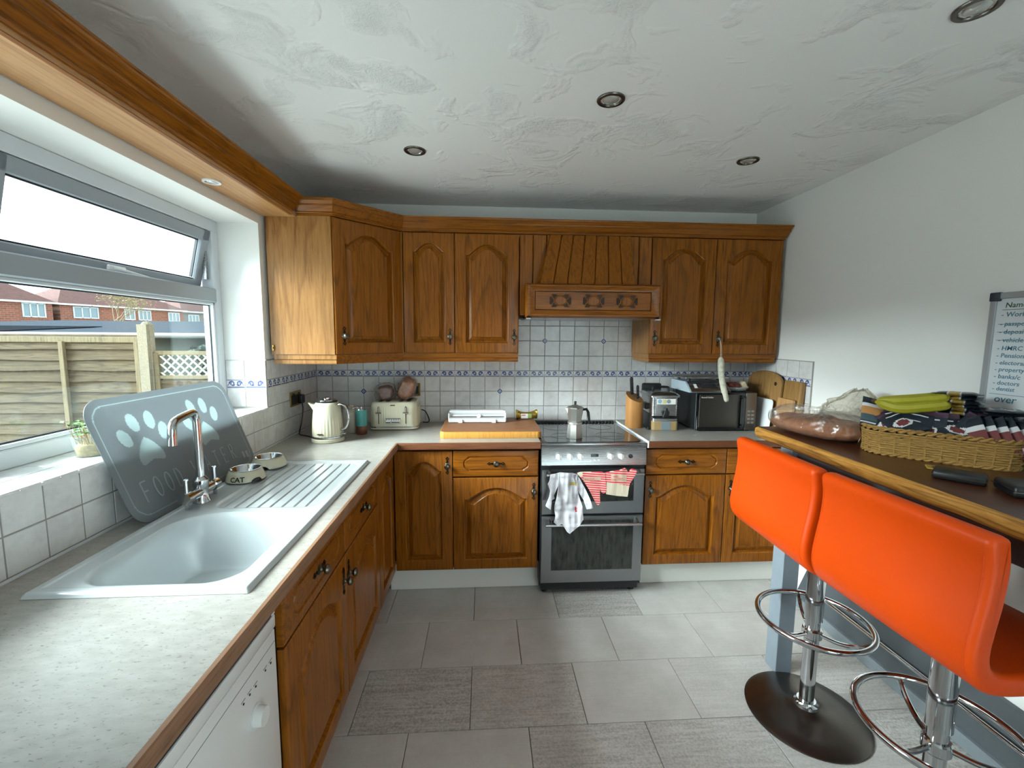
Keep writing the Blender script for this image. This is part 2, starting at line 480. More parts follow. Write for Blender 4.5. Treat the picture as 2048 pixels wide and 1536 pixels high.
# ---------------------------------------------------------------- wall tiles
P = .1015
def wall_tile(par, mesh, pos, face):
    # face: 'b' back wall (normal -y), 'l' left wall (normal +x), 'r' right wall (normal -x), 's' sill (normal +z)
    rot = {'b': (PI / 2, 0, 0), 'l': (PI / 2, 0, PI / 2), 'r': (PI / 2, 0, -PI / 2), 's': (0, 0, 0)}[face]
    link('tile', mesh, par, pos, rot)
def border_mesh(w):
    k = ('border', round(w, 4))
    if k in tile_cache: return tile_cache[k]
    a, b, th, ch = w / 2 - .001, .0195, .006, .001
    m = B()
    R0 = [(-a, -b, -th), (a, -b, -th), (a, b, -th), (-a, b, -th)]
    R1 = [(-a, -b, -ch), (a, -b, -ch), (a, b, -ch), (-a, b, -ch)]
    R2 = [(-a + ch, -b + ch, 0), (a - ch, -b + ch, 0), (a - ch, b - ch, 0), (-a + ch, b - ch, 0)]
    m.rings([R0, R1, R2], True, False, True)
    def ribbon(pts, ws):
        vs = []; fs = []
        for i, (x, y) in enumerate(pts):
            x2, y2 = pts[min(i + 1, len(pts) - 1)]; x1, y1 = pts[max(i - 1, 0)]
            d = math.hypot(x2 - x1, y2 - y1) or 1; nx, ny = -(y2 - y1) / d, (x2 - x1) / d
            vs += [(x + nx * ws[i], y + ny * ws[i], .0002), (x - nx * ws[i], y - ny * ws[i], .0002)]
            if i: fs.append((2 * i - 2, 2 * i - 1, 2 * i + 1, 2 * i))
        m.add(vs, fs)
    m.cur = 1
    e = a - .003
    ribbon([(-e, -.0165), (e, -.0165)], [.0022] * 2)
    m.cur = 2
    ribbon([(-e, .0172), (e, .0172)], [.0014] * 2)
    n = max(1, round(w / .05))
    for q in range(n):
        cx = -a + (q + .5) * 2 * a / n; s = 1 if q % 2 == 0 else -1
        pts = []; ws = []
        for i in range(13):                                  # rolling wave scroll
            tt = i / 12; ang = PI * (1.0 - 2.6 * tt); rr = .0135 * (1 - .70 * tt)
            pts.append((cx + s * (.004 + rr * math.cos(ang)), .001 + rr * math.sin(ang))); ws.append(.0032 * (1 - .4 * tt) + .0005)
        m.cur = 1; ribbon(pts, ws)
        m.cur = 2; ribbon([(cx - s * .022, -.011), (cx - s * .012, -.004), (cx - s * .008, .003)], [.0012, .003, .0008])
        m.cur = 1; ribbon([(cx + s * .004, -.012), (cx + s * .014, -.009), (cx + s * .02, -.001)], [.0008, .0024, .0008])
    tile_cache[k] = m.mesh('border_tile', ['wall_tile', 'tile_blue', 'tile_blue_pale'], 0)
    return tile_cache[k]
std = lambda w=P, h=P: chamfer_tile(w - .003, h - .003, .006, .0018, 'wall_tile', 'w')
ROWS = [(.912 + P * k, .912 + P * (k + 1)) for k in range(3)]      # up to the border
BZ0, BZ1 = 1.2165, 1.256
UP = [(BZ1 + P * k, BZ1 + P * (k + 1)) for k in range(4)]
B().box(0, XR, .0015, .006, ZW - .03, 1.36).box(1.32, 2.12, .0015, .006, 1.36, 1.665).build('grout', 'wall_grout', wall_back, 0)
ncol = 29
for i in range(ncol + 1):
    x0, x1 = i * P, min((i + 1) * P, XR)
    if x1 - x0 < .015: continue
    cx = (x0 + x1) / 2
    for z0, z1 in ROWS + UP[:1]: wall_tile(wall_back, std(x1 - x0, P), (cx, 0, (z0 + z1) / 2), 'b')
    wall_tile(wall_back, border_mesh(x1 - x0), (cx, 0, (BZ0 + BZ1) / 2), 'b')
    if 13 <= i <= 20:
        for z0, z1 in UP[1:]: wall_tile(wall_back, std(), (cx, 0, (z0 + z1) / 2), 'b')
m = B()
dd = .0195
m.prism([(-dd - .004, 0), (0, -dd - .004), (dd + .004, 0), (0, dd + .004)], -.003, .0002)
m.cur = 1
m.prism([(-dd, 0), (0, -dd), (dd, 0), (0, dd)], -.002, .0006)
m.cur = 0
for a in range(4):
    M = R(90 * a, 'Z')
    m.prism([(.0015, 0), (.006, -.003), (.013, 0), (.006, .003)], .0004, .0009, M=M)
    m.prism([(.003, .003), (.006, .0045), (.0055, .0055), (.0045, .006)], .0004, .0009, M=M)
dia = m.mesh('tile', ['wall_tile', 'tile_blue'], 0)
for i, z in ((15, BZ1 + 2 * P), (19, BZ1 + 2 * P), (12, BZ0 - P), (3, BZ0 - P)):
    link('diamond_tile', dia, wall_back, (i * P, -.0004, z), (PI / 2, 0, 0))
# left wall
B().box(-.006, -.0015, -2.75, 0, ZW - .03, 1.1).box(-.006, -.0015, WY1 + .001, 0, 1.1, 1.36).build('grout', 'wall_grout', wall_left, 0)
for i in range(27):
    y1, y0 = -i * P - .0015, -(i + 1) * P - .0015
    for z0, z1 in ROWS[:2]: wall_tile(wall_left, std(), (0, (y0 + y1) / 2, (z0 + z1) / 2), 'l')
for i in range(7):
    y1, y0 = -i * P - .0015, max(-(i + 1) * P - .0015, WY1 + .002)
    if y1 - y0 < .02: continue
    for z0, z1 in ROWS[2:] + UP[:1]: wall_tile(wall_left, std(y1 - y0, P), (0, (y0 + y1) / 2, (z0 + z1) / 2), 'l')
    wall_tile(wall_left, border_mesh(y1 - y0), (0, (y0 + y1) / 2, (BZ0 + BZ1) / 2), 'l')
# window reveal end (faces -y) and sill
for x0, x1 in ((-.2, -.108), (-.108, -.002)):
    w = x1 - x0
    for z0, z1 in ROWS[2:] + UP[:1]: wall_tile(wall_left, std(w, P), ((x0 + x1) / 2, WY1 - .006, (z0 + z1) / 2), 'b')
    wall_tile(wall_left, border_mesh(w), ((x0 + x1) / 2, WY1 - .006, (BZ0 + BZ1) / 2), 'b')
for i in range(18):
    y1 = WY1 - .008 - i * P; y0 = max(y1 - P, WY0)
    for x0, x1 in ((-.2, -.1), (-.1, .004)):
        wall_tile(wall_left, chamfer_tile(x1 - x0 - .002, y1 - y0 - .002, .006, .0015, 'wall_tile', 'sl'), ((x0 + x1) / 2, (y0 + y1) / 2, 1.111), 's')
# right wall return
B().box(XR - .0045, XR, -.622, 0, ZW - .03, 1.36).build('grout', 'wall_grout', wall_right, 0)
for i in range(7):
    y1, y0 = -i * .1027 , -(i + 1) * .1027
    if i == 6: y0 = -.622
    if y1 - y0 < .02 or i == 6: continue
    for z0, z1 in ROWS + UP[:1]: wall_tile(wall_right, std(y1 - y0, P), (XR - .006, (y0 + y1) / 2, (z0 + z1) / 2), 'r')
    wall_tile(wall_right, border_mesh(y1 - y0), (XR - .006, (y0 + y1) / 2, (BZ0 + BZ1) / 2), 'r')

# ---------------------------------------------------------------- window
win = bpy.data.objects.new('window_1', None); COL.objects.link(win); win['kind'] = 'structure'
FX0, FX1 = -.262, -.2
m = B()
m.box(FX0, FX1, WY0, WY1, WZ0 + .006, 1.165, .004).box(FX0, FX1, WY0, WY1, 1.98, WZ1, .004)
m.box(FX0, FX1, -.712, WY1, 1.16, 1.985, .004).box(FX0, FX1, WY0, -2.405, 1.16, 1.985, .004)
m.box(FX0, FX1 - .001, -1.80, -1.735, 1.16, 1.985, .004).box(FX0, FX1 - .001, -1.74, -1.67, 1.70, 1.985, .004)
m.build('frame', 'upvc', win)
B().box(FX0, FX1 + .006, -2.41, -.708, 1.64, 1.708, .005).build('transom', 'upvc_grey', win)
for y0, y1, z0, z1 in ((-1.735, -.712, 1.165, 1.64), (-2.405, -1.80, 1.165, 1.64), (-2.405, -1.80, 1.708, 1.98)):
    B().box(-.233, -.229, y0, y1, z0, z1).build('pane', 'window_glass', win, 0)
    m = B()
    for a in ((y0, y1, z0, z0 + .012), (y0, y1, z1 - .012, z1), (y0, y0 + .012, z0, z1), (y1 - .012, y1, z0, z1)):
        m.box(-.228, -.206, *a, .002)
    m.build('glazing_bead', 'upvc', win)
    m = B()
    for a in ((y0 + .012, y1 - .012, z0 + .012, z0 + .017), (y0 + .012, y1 - .012, z1 - .017, z1 - .012), (y0 + .012, y0 + .017, z0, z1), (y1 - .017, y1 - .012, z0, z1)):
        m.box(-.2275, -.224, *a)
    m.build('gasket', 'gasket', win, 0)
# top-hung light, pushed open at the bottom
MS = T(-.226, 0, 1.982) @ R(13, 'Y')
sy0, sy1, sh = -1.665, -.716, .28
m = B()
for a in ((sy0, sy1, -sh, -sh + .042), (sy0, sy1, -.05, 0), (sy0, sy0 + .05, -sh, 0), (sy1 - .05, sy1, -sh, 0)):
    m.box(-.028, .026, *a, .004, M=MS)
sash = m.build('sash', 'upvc_grey', win)
B().box(-.004, 0, sy0 + .05, sy1 - .05, -sh + .036, -.045, M=MS).build('pane', 'window_glass', sash, 0)
m = B()
for a in ((sy0 + .05, sy1 - .05, -sh + .042, -sh + .047), (sy0 + .055, sy1 - .055, -.056, -.05), (sy0 + .055, sy0 + .061, -sh + .05, -.05), (sy1 - .061, sy1 - .055, -sh + .05, -.05)):
    m.box(.001, .012, *a, M=MS)
m.build('gasket', 'gasket', sash, 0)
m = B().box(-.235, -.222, -.735, -.72, 1.75, 1.96).tube([(-.23, -.727, 1.765), (-.243, -.73, 1.82), (-.232, -.727, 1.87)], .003)
m.build('friction_stay', 'steel', win)
m = B().box(.026, .038, -1.26, -1.18, -.265, -.245, .004, M=MS).tube([MS @ Vector(p) for p in ((.036, -1.24, -.255), (.05, -1.2, -.257), (.05, -1.08, -.268))], .006)
m.build('window_handle', 'white_gloss', sash)

# ---------------------------------------------------------------- garden and houses outside
plain('patio', 'C6C6C2', .9, var=.15, vscale=3)
ground = struct('ground', B().box(-70, 12, -20, 70, -.5, -.36), 'patio')
wood('fence_slat', '4E4430', '3A3122', '1E180F', 0, .85, .9, .2, .45, .7)
wood('fence_post_wood', '645A44', '544B38', '383022', 2, .85, .9, .2, .3)
plain('concrete', '5E5748', .95, var=.3, vscale=120, bump=.5, bscale=130, bdist=.004)
plain('felt_roof', '363B41', 1.0, spec=0, var=.12, vscale=6)
plain('felt_dark', '1C2024', 1.0, spec=0, var=.15, vscale=30)
plain('gutter', '555A56', .6)
FYY = 1.62
fence = thing('fence_panel', 'weathered overlapping slat fence panel left of the concrete post', 'fence', (-3.21, FYY, -.36))
k = 0; z = 0.0
while z < 1.74:
    h = .115
    b2 = B(); n = 22; rs = []
    for i in range(n + 1):
        x = -.92 + 1.84 * i / n
        w = .008 * noise.noise((x * 3, k * 2.1, 0)); w2 = .012 * noise.noise((x * 2.2, k * 3.7, 5))
        rs.append([(x, -.022 + w * .5, z + w2), (x, -.008 + w * .5, z + w2 + .002), (x, .022, z + h + .03), (x, .012, z + h + .03)])
    b2.rings(rs, True, True, True).build('slat', 'fence_slat', fence, 0)
    z += h * .92; k += 1
B().box(-.92, .92, -.03, .03, 1.76, 1.815, .004).build('top_rail', 'fence_post_wood', fence)
for x in (-.9, .2, .9): B().box(x - .022, x + .022, -.05, -.014, 0, 1.77, .003).build('batten', 'fence_post_wood', fence)
post = thing('concrete_post', 'rough grey concrete fence post seen through the window', 'post', (-2.225, FYY, -.36))
m = B().prism([(-.06, -.055), (.03, -.055), (.03, -.02), (.045, -.02), (.045, .03), (-.06, .055)], 0, 1.94).lathe([(.05, 1.94), (.03, 1.965), (.005, 1.97)], 8)
m.build('shaft', 'concrete', post, 30)
tr = thing('trellis_panel', 'white lattice trellis fence panel right of the concrete post', 'trellis', (-1.9, FYY + .01, -.36))
B().box(-.27, 1.5, -.02, .02, 1.64, 1.68, .003).build('top_rail', 'fence_post_wood', tr)
B().box(-.27, 1.5, -.02, .02, 1.40, 1.435, .003).build('mid_rail', 'fence_post_wood', tr)
for x in (-.255, 1.48): B().box(x - .022, x + .022, -.025, .025, 0, 1.66, .003).build('batten', 'fence_post_wood', tr)
plain('lattice_white', '8E897C', .7)
for i in range(20):
    x = -.40 + .085 * i
    for s, y in ((1, -.008), (-1, .004)):
        a, c = (x, x + .21) if s > 0 else (x + .21, x)
        z0, z1 = 1.435, 1.64
        lo = -.233
        pts = [(a - .011, z1), (a + .011, z1), (c + .011, z0), (c - .011, z0)]
        if a < lo + .012 and c < lo + .012: continue
        if a < lo + .012: f_ = (lo + .012 - a) / (c - a); z1 = z1 + (z0 - z1) * f_; a = lo + .012
        elif c < lo + .012: f_ = (lo + .012 - c) / (a - c); z0 = z0 + (z1 - z0) * f_; c = lo + .012
        pts = [(a - .011, z1), (a + .011, z1), (c + .011, z0), (c - .011, z0)]
        B().prism(pts, y - .004, y + .004, 'y').build('lath', 'lattice_white', tr, 0)
for i in range(11):
    B().box(-.235, 1.46, -.012 + .0, .012, .02 + i * .125, .02 + i * .125 + .12, .004).build('board', 'fence_slat', tr, 0)
gar = thing('garage', 'low garage with blue grey felt roof behind the fence', 'garage', (-4, 3.1, -.36))
plain('garage_wall', '2A352F', .9)
B().box(-5, 4.5, 0, 5, 0, 1.86).build('wall', 'garage_wall', gar, 0)
B().prism([(-.15, 1.80), (5.2, 2.12), (5.2, 2.16), (-.15, 1.86)], -5.1, 4.7, 'x').build('roof', 'felt_roof', gar, 0)
B().prism([(-.12, 1.865), (1.4, 1.955), (1.4, 1.965), (-.12, 1.875)], -5.0, -1.0, 'x').build('felt_strip', 'felt_dark', gar, 0)
m = B().tube([(-5, -.2, 1.83), (4.7, -.2, 1.83)], .035, 10); m.build('gutter', 'gutter', gar)
plain('hedge', '1C2E20', .9, var=.5, vscale=30)
m = B()
rnd = random.Random(3)
for i in range(1400):
    x, z = rnd.uniform(-2.1, -.2), rnd.uniform(.3, 1.36); y = FYY + .35 + rnd.uniform(0, .25)
    M = T(x, y, z) @ R(rnd.uniform(0, 360), 'Z') @ R(rnd.uniform(-60, 60), 'X')
    m.add([(-.045, 0, 0), (0, -.03, .01), (.05, 0, 0), (0, .03, .01)], [(0, 1, 2, 3)], M)
hd = thing('ivy_shrub', 'dark green shrub showing behind the white trellis', 'shrub', (0, 0, 0))
m.build('foliage', 'hedge', hd, 0, kind='stuff')
B().tube([(-1.2, FYY + .45, -.36), (-1.15, FYY + .47, .6), (-1.3, FYY + .46, 1.5)], [.03, .02, .01]).build('stem', 'fence_slat', hd)
t = NT('brick'); t.set(Roughness=.9); v = t.coords((1, 1, 1), rnd=False)
br = t.add('ShaderNodeTexBrick'); br.inputs['Color1'].default_value = L('6A3424'); br.inputs['Color2'].default_value = L('55281B'); br.inputs['Mortar'].default_value = L('6A5A4C')
br.inputs['Scale'].default_value = 1.0; br.inputs['Brick Width'].default_value = .5; br.inputs['Row Height'].default_value = .2; br.inputs['Mortar Size'].default_value = .02
sw = t.add('ShaderNodeMapping'); sw.inputs['Rotation'].default_value = (PI / 2, 0, 0); t.link(v, sw.inputs[0]); t.link(sw.outputs[0], br.inputs[0])
t.col(t.mix(t.ramp(t.noise(v, 3, 4), [(.3, (0, 0, 0)), (.7, (.5, .5, .5))]), br.outputs[0], L('74493A')))
t = NT('roof_tiles'); t.set(Roughness=.9); v = t.coords((1, 1, 1), rnd=False)
t.col(t.ramp(t.noise(v, 4, 6, .75), [(.3, L('2C130E')), (.5, L('411E17')), (.72, L('54302A'))]))
plain('house_white', '9A9C9C', .6)
plain('house_glass', '5C6B70', .1)
plain('house_grey', '5A5450', .9, var=.15)
def house(label, loc, w, d, eave, rise, wins, mat, hl, hr):
    h = thing('house', label, 'house', loc)
    B().box(0, w, 0, d, -2.5, eave).build('wall', mat, h, 0)
    o = .35; e = eave - .05
    B().add([(-o, -o, e), (w + o, -o, e), (w + o, d + o, e), (-o, d + o, e), (hl, d / 2, e + rise), (w - hr, d / 2, e + rise)],
            [(0, 1, 5, 4), (1, 2, 5), (2, 3, 4, 5), (3, 0, 4), (3, 2, 1, 0)]).build('roof', 'roof_tiles', h, 0)
    B().box(-o, w + o, -o - .06, -o + .02, e - .12, e + .06).build('gutter', 'house_white', h, 0)
    for x0, x1, z0, z1 in wins:
        wn = B()
        for a in ((x0, x1, z0, z0 + .12), (x0, x1, z1 - .1, z1)): wn.box(a[0], a[1], -.08, .02, a[2], a[3])
        nb = 3 if x1 - x0 > 1.2 else 2
        for i in range(nb + 1):
            x = x0 + (x1 - x0) * i / nb; wn.box(x - .06, x + .06, -.08, .02, z0, z1)
        f = wn.build('window', 'house_white', h, 0)
        B().box(x0, x1, -.03, .01, z0, z1).build('pane', 'house_glass', f, 0)
    return h
HR = math.radians(71.33); HQ = Vector((-45.5, 45.0, 0)); HD = Vector((math.cos(HR), math.sin(HR), 0)); HN = Vector((-math.sin(HR), math.cos(HR), 0))
def row_house(label, t0, t1, back, eave, rise, wins, mat, hl, hr):
    h = house(label, tuple(HQ + HD * t0 + HN * back), t1 - t0, 8, eave, rise, [(a - t0, b - t0, c_, d_) for a, b, c_, d_ in wins], mat, hl, hr); h.rotation_euler = (0, 0, HR)
row_house('red brick house with dark hipped roof at the far left beyond the fence', -10, 2.3, 0, 4.75, 2.5, [(-.1, 1.65, 3.12, 4.58), (-6, -4, 3.12, 4.58)], 'brick', 4.5, 2.6)
row_house('pair of red brick houses with a wide hipped roof behind the tree', 3.1, 16.7, .3, 4.75, 2.3, [(4.3, 6.6, 3.2, 4.5), (9.45, 10.5, 3.2, 4.5), (11.0, 12.4, 3.2, 4.48), (14.7, 16.1, 3.15, 4.4)], 'brick', 2.6, 2.8)
row_house('pale grey house with brown roof nearest the window jamb', 17.6, 27, 1.5, 4.75, 2.3, [(18.4, 19.9, 3.05, 4.3), (22.5, 24, 3.05, 4.3)], 'house_grey', 2.6, 2.8)
plain('bark', '564C38', .9)
plain('yellow_leaf', '6A6238', .9, var=.3, vscale=3)
tree = thing('garden_tree', 'thin bare tree with yellowish twigs in front of houses', 'tree', (-21.5, 25, -.4))
m = B(); rnd = random.Random(11); tips = []
def grow(p, d, l, r, n):
    q = p + d * l; m.tube([p, (p + q) / 2 + Vector((rnd.uniform(-.1, .1), 0, rnd.uniform(-.05, .05))), q], [r, r * .85, r * .6], 5)
    if n == 0: tips.append(q); return
    for i in range(3 if n > 1 else 4):
        e = (d + Vector((rnd.uniform(-.9, .9), rnd.uniform(-.5, .5), rnd.uniform(-.1, .7)))).normalized()
        grow(q, e, l * rnd.uniform(.6, .82), r * .55, n - 1)
grow(Vector((0, 0, 0)), Vector((.05, 0, 1)), 1.5, .09, 4)
m.build('trunk', 'bark', tree, 0)
m = B()
for q in tips:
    for i in range(7):
        p = q + Vector((rnd.gauss(0, .3), rnd.gauss(0, .3), rnd.gauss(0, .3))); M = T(*p) @ R(rnd.uniform(0, 360), 'Z') @ R(rnd.uniform(0, 360), 'X')
        m.add([(-.05, 0, 0), (0, -.03, 0), (.05, 0, 0), (0, .03, 0)], [(0, 1, 2, 3)], M)
m.build('foliage', 'yellow_leaf', tree, 0, kind='stuff')
pier = B().box(-1.475, -1.1, 1.35, 1.55, -.36, 1.62); pier = pier.build('brick_pier', 'brick', None, 0)
tag(pier, 'red brick pier edge against the window jamb outside', 'pier')
# ---------------------------------------------------------------- boxed pipe run under the counter
bx = thing('pipe_boxing', 'grey painted pipe boxing along the wall below the counter', 'boxing', (0, 0, 0))
B().box(2.85, XR - .001, -3.4, -.70, .001, .055, .006).build('toe_board', 'grey_paint_pale', bx)
B().prism([(2.87, .055), (2.93, .20), (2.945, .22), (XR - .001, .22), (XR - .001, .055)], -3.4, -.74, 'y').build('cover_board', 'grey_dark_and_shaded', bx)
B().cyl((2.878, -3.3, .135), (2.878, -.9, .135), .009, n=12).build('pipe', 'chrome', bx)

# ---------------------------------------------------------------- joinery
def arch_loop(w, h, d, sx, sz, rise, n=36):
    """opening outline of a cathedral door inset by d: BL, BR, then the top from right to left"""
    x0, x1, z0 = sx + d, w - sx - d, sz + d
    zs = h - sz - rise - d * .9
    pts = [(x0, z0), (x1, z0)]
    for i in range(n + 1):
        u = 1 - 2 * i / n; a = abs(u)
        if a > .90: f = 0
        elif a > .68: k = (.90 - a) / .22; f = .33 * k * k * (3 - 2 * k)
        else: f = .33 + .67 * math.cos(PI / 2 * a / .68) ** .85
        pts.append(((x0 + x1) / 2 + u * (x1 - x0) / 2, zs + rise * f))
    return pts
def make_handle(parent, x, z, y, rot=0):
    """antique drop plate and knob, plate in xz facing -y"""
    M = T(x, y, z) @ R(rot, 'Y') @ Matrix.Scale(1.17, 4)
    m = B()
    for s in (1, -1):
        for k, (cz, hh, ww) in enumerate(((.033 * s, .0105, .0085),)):
            o = [(0, cz - hh), (ww, cz), (0, cz + hh), (-ww, cz)]; i_ = [(0, cz - hh * .45), (ww * .45, cz), (0, cz + hh * .45), (-ww * .45, cz)]
            rs = [[(a, 0, b) for a, b in o], [(a, -.0022, b) for a, b in o], [(a, -.0022, b) for a, b in i_], [(a, 0, b) for a, b in i_]]
            m.rings(rs, True, M=M)
        m.prism([(-.003, .012 * s), (.003, .012 * s), (.0055, .019 * s), (.0025, .025 * s), (-.0025, .025 * s), (-.0055, .019 * s)], -.0022, 0, 'y', M=M)
    m.cur = 1
    m.lathe([(.0135, 0), (.0135, .002), (.008, .004), (.0055, .008), (.0055, .012), (.0115, .016), (.0135, .021), (.011, .026), (.005, .0285)], 14, M=M @ R(90, 'X'))
    return m.build('handle', ['bronze_dark', 'pewter'], parent, 40)
def make_door(parent, w, h, M, handle=None, rise=None, hrot=0):
    """raised cathedral door in xz (0..w, 0..h), front at y=0 facing -y, 20 mm thick"""
    sx = min(.058, w * .17); sz = .054; rise = min(.066, w * .17) if rise is None else rise
    n = 36
    L0 = arch_loop(w, h, 0, sx, sz, rise, n)
    outer = [(0, 0), (w, 0)] + [(w, h)] + [(w / 2 + (1 - 2 * i / n) * w / 2, h) for i in range(1, n)] + [(0, h)]
    def ring(pts, y): return [(p[0], y, p[1]) for p in pts]
    def inset(pts, d): return [(min(max(p[0], d), w - d), min(max(p[1], d), h - d)) for p in pts]
    m = B()
    m.rings([ring(outer, .02), ring(outer, .004), ring(inset(outer, .003), .001), ring(inset(outer, .006), 0), ring(L0, 0),
             ring(arch_loop(w, h, .003, sx, sz, rise, n), -.001), ring(arch_loop(w, h, .007, sx, sz, rise, n), .001), ring(arch_loop(w, h, .010, sx, sz, rise, n), .008), ring(arch_loop(w, h, .012, sx, sz, rise, n), .014),
             ring(arch_loop(w, h, .0125, sx, sz, rise, n), .02)], True, M=M)
    d = m.build('door', 'oak_door', parent, 28)
    p = B()
    p.rings([ring(arch_loop(w, h, .012, sx, sz, rise, n), .0165), ring(arch_loop(w, h, .017, sx, sz, rise, n), .0165), ring(arch_loop(w, h, .020, sx, sz, rise, n), .014),
             ring(arch_loop(w, h, .038, sx, sz, rise, n), .006), ring(arch_loop(w, h, .040, sx, sz, rise, n), .0025), ring(arch_loop(w, h, .042, sx, sz, rise, n), .001)], True, False, True, M=M)
    p.build('panel', 'oak_door', d, 28)
    if handle:
        hm = make_handle(d, 0, 0, 0)
        hm.matrix_local = M @ T(handle[0], 0, handle[1]) @ R(hrot, 'Y')
    return d
def make_drawer(parent, w, h, M, mat='oak_rail'):
    def sh(d):
        x0, x1, z0, z1 = .055 + d, w - .055 - d, .03 + d, h - .03 - d
        r = .022; o = []
        c = (z0 + z1) / 2; k = (z1 - z0) / 2
        # ends bulge out in the middle, hollowed at the corners
        for s, xe in ((1, x1), (-1, x0)):
            zz = [-1, -.8, -.55, -.2, .2, .55, .8, 1] if s > 0 else [1, .8, .55, .2, -.2, -.55, -.8, -1]
            xx = {1: -.030, .8: -.022, .55: -.006, .2: 0}
            for q in zz: o.append((xe + s * xx[abs(q)], c + k * q))
        return o
    def ring(pts, y): return [(p[0], y, p[1]) for p in pts]
    base = sh(0)
    out = []
    for x, z in base:
        out.append((w if x > w / 2 else 0, 0 if z < h / 2 - .001 else h)) if False else out.append((w if x > w / 2 else 0, h * (z - .03) / (h - .06)))
    def inset(pts, d): return [(min(max(p[0], d), w - d), min(max(p[1], d), h - d)) for p in pts]
    m = B()
    m.rings([ring(out, .02), ring(out, .004), ring(inset(out, .003), .001), ring(inset(out, .006), 0), ring(base, 0), ring(sh(.004), .005), ring(sh(.008), .005), ring(sh(.011), 0)], True, False, True, M=M)
    d = m.build('drawer', mat, parent, 28)
    hm = make_handle(d, 0, 0, 0); hm.matrix_local = M @ T(w / 2, 0, h / 2) @ R(90, 'Y')
    return d
UZ0, UZ1, UY = 1.386, 2.086, -.329
def wall_unit(label, x0, x1, hx):
    u = thing('wall_cabinet', label, 'cabinet', (x0, -.002, UZ0))
    w = x1 - x0
    B().box(.001, w - .001, UY + .023, -.001, 0, UZ1 - UZ0).build('carcass', 'oak_panel', u, 0)
    make_door(u, w - .004, UZ1 - UZ0 - .004, T(.002, UY + .002, .002), (hx if hx > 0 else w + hx, .095))
    return u
# diagonal corner unit
cu = thing('corner_wall_cabinet', 'diagonal corner wall cabinet with a plain wooden end panel', 'cabinet', (0, 0, UZ0))
B().prism([(.012, -.004), (.012, -.624), (.332, -.624), (.336, -.606), (.617, -.325), (.634, -.325), (.634, -.004)][::-1], 0, UZ1 - UZ0).build('carcass', 'oak_panel', cu, 0)
dw = math.hypot(.29, .293)
make_door(cu, dw, UZ1 - UZ0 - .004, T(.343, -.626, .002) @ R(45.3, 'Z'), (.045, .095))
m = B().box(.018, .028, -.632, -.624, .018, .05, .002).box(.019, .027, -.638, -.63, .028, .038, .002)
m.build('catch', 'brass', cu)
wall_unit('narrow wall cabinet next to the diagonal corner cabinet', .637, .937, -.03)
wall_unit('wall cabinet immediately left of the cooker hood', .937, 1.319, -.03)
wall_unit('wall cabinet immediately right of the cooker hood', 2.122, 2.5235, .03)
wall_unit('wall cabinet beside the white right wall with sausage hanging from it', 2.5235, 2.941, .03)
# mouldings
def sweep(path, mits, prof, name, mat, parent=None):
    """prof: (out, z); path points with mitre vectors"""
    m = B(); rs = [[(p[0] + q[0] * o, p[1] + q[1] * o, z) for o, z in prof] for p, q in zip(path, mits)]
    m.rings(rs, True, True, True); return m.build(name, mat, parent, 12)
COR = [(-.02, 0), (.006, 0), (.006, .009), (.013, .009), (.016, .012), (.013, .017), (.030, .041), (.035, .042), (.036, .046), (.033, .048), (.043, .064), (.049, .065), (.050, .069), (.050, .075), (-.02, .075)]
COR = [(o, z + UZ1 + .001) for o, z in COR]
t45 = math.tan(math.radians(22.5))
cor = thing('cornice', 'carved wooden cornice along the tops of the wall cabinets', 'cornice', (0, 0, 0))
pA, pB, pC, pD = (.168, -.624), (.342, -.624), (.637, -.329), (2.941, -.329)
sweep([pA, pB], [(0, -1), (t45, -1)], COR, 'end_moulding', 'oak_rail', cor)
sweep([pB, pC], [(t45, -1), (t45, -1)], COR, 'corner_moulding', 'oak_rail', cor)
sweep([pC, pD], [(t45, -1), (.42, -1)], COR, 'front_moulding', 'oak_rail', cor)
PEL = [(-.02, -.050), (-.004, -.050), (-.002, -.044), (-.002, -.03), (.004, -.024), (.004, 0), (-.02, 0)]
PEL = [(o, z + UZ0 - .001) for o, z in PEL]
pe = thing('light_rail', 'wooden light rail under the left group of wall cabinets', 'moulding', (0, 0, 0))
sweep([(.02, -.614), (.336, -.614)], [(0, -1), (t45, -1)], PEL, 'end_rail', 'oak_panel', pe)
sweep([(.336, -.614), (.632, -.319)], [(t45, -1), (t45, -1)], PEL, 'corner_rail', 'oak_rail', pe)
sweep([(.632, -.319), (1.316, -.319)], [(t45, -1), (0, -1)], PEL, 'front_rail', 'oak_rail', pe)
pe2 = thing('light_rail', 'wooden light rail under the two cabinets right of the hood', 'moulding', (0, 0, 0))
sweep([(2.126, -.02), (2.126, -.319)], [(-1, 0), (-1, -1)], PEL, 'end_rail', 'oak_panel', pe2)
sweep([(2.126, -.319), (2.937, -.319)], [(-1, -1), (0, -1)], PEL, 'front_rail', 'oak_rail', pe2)
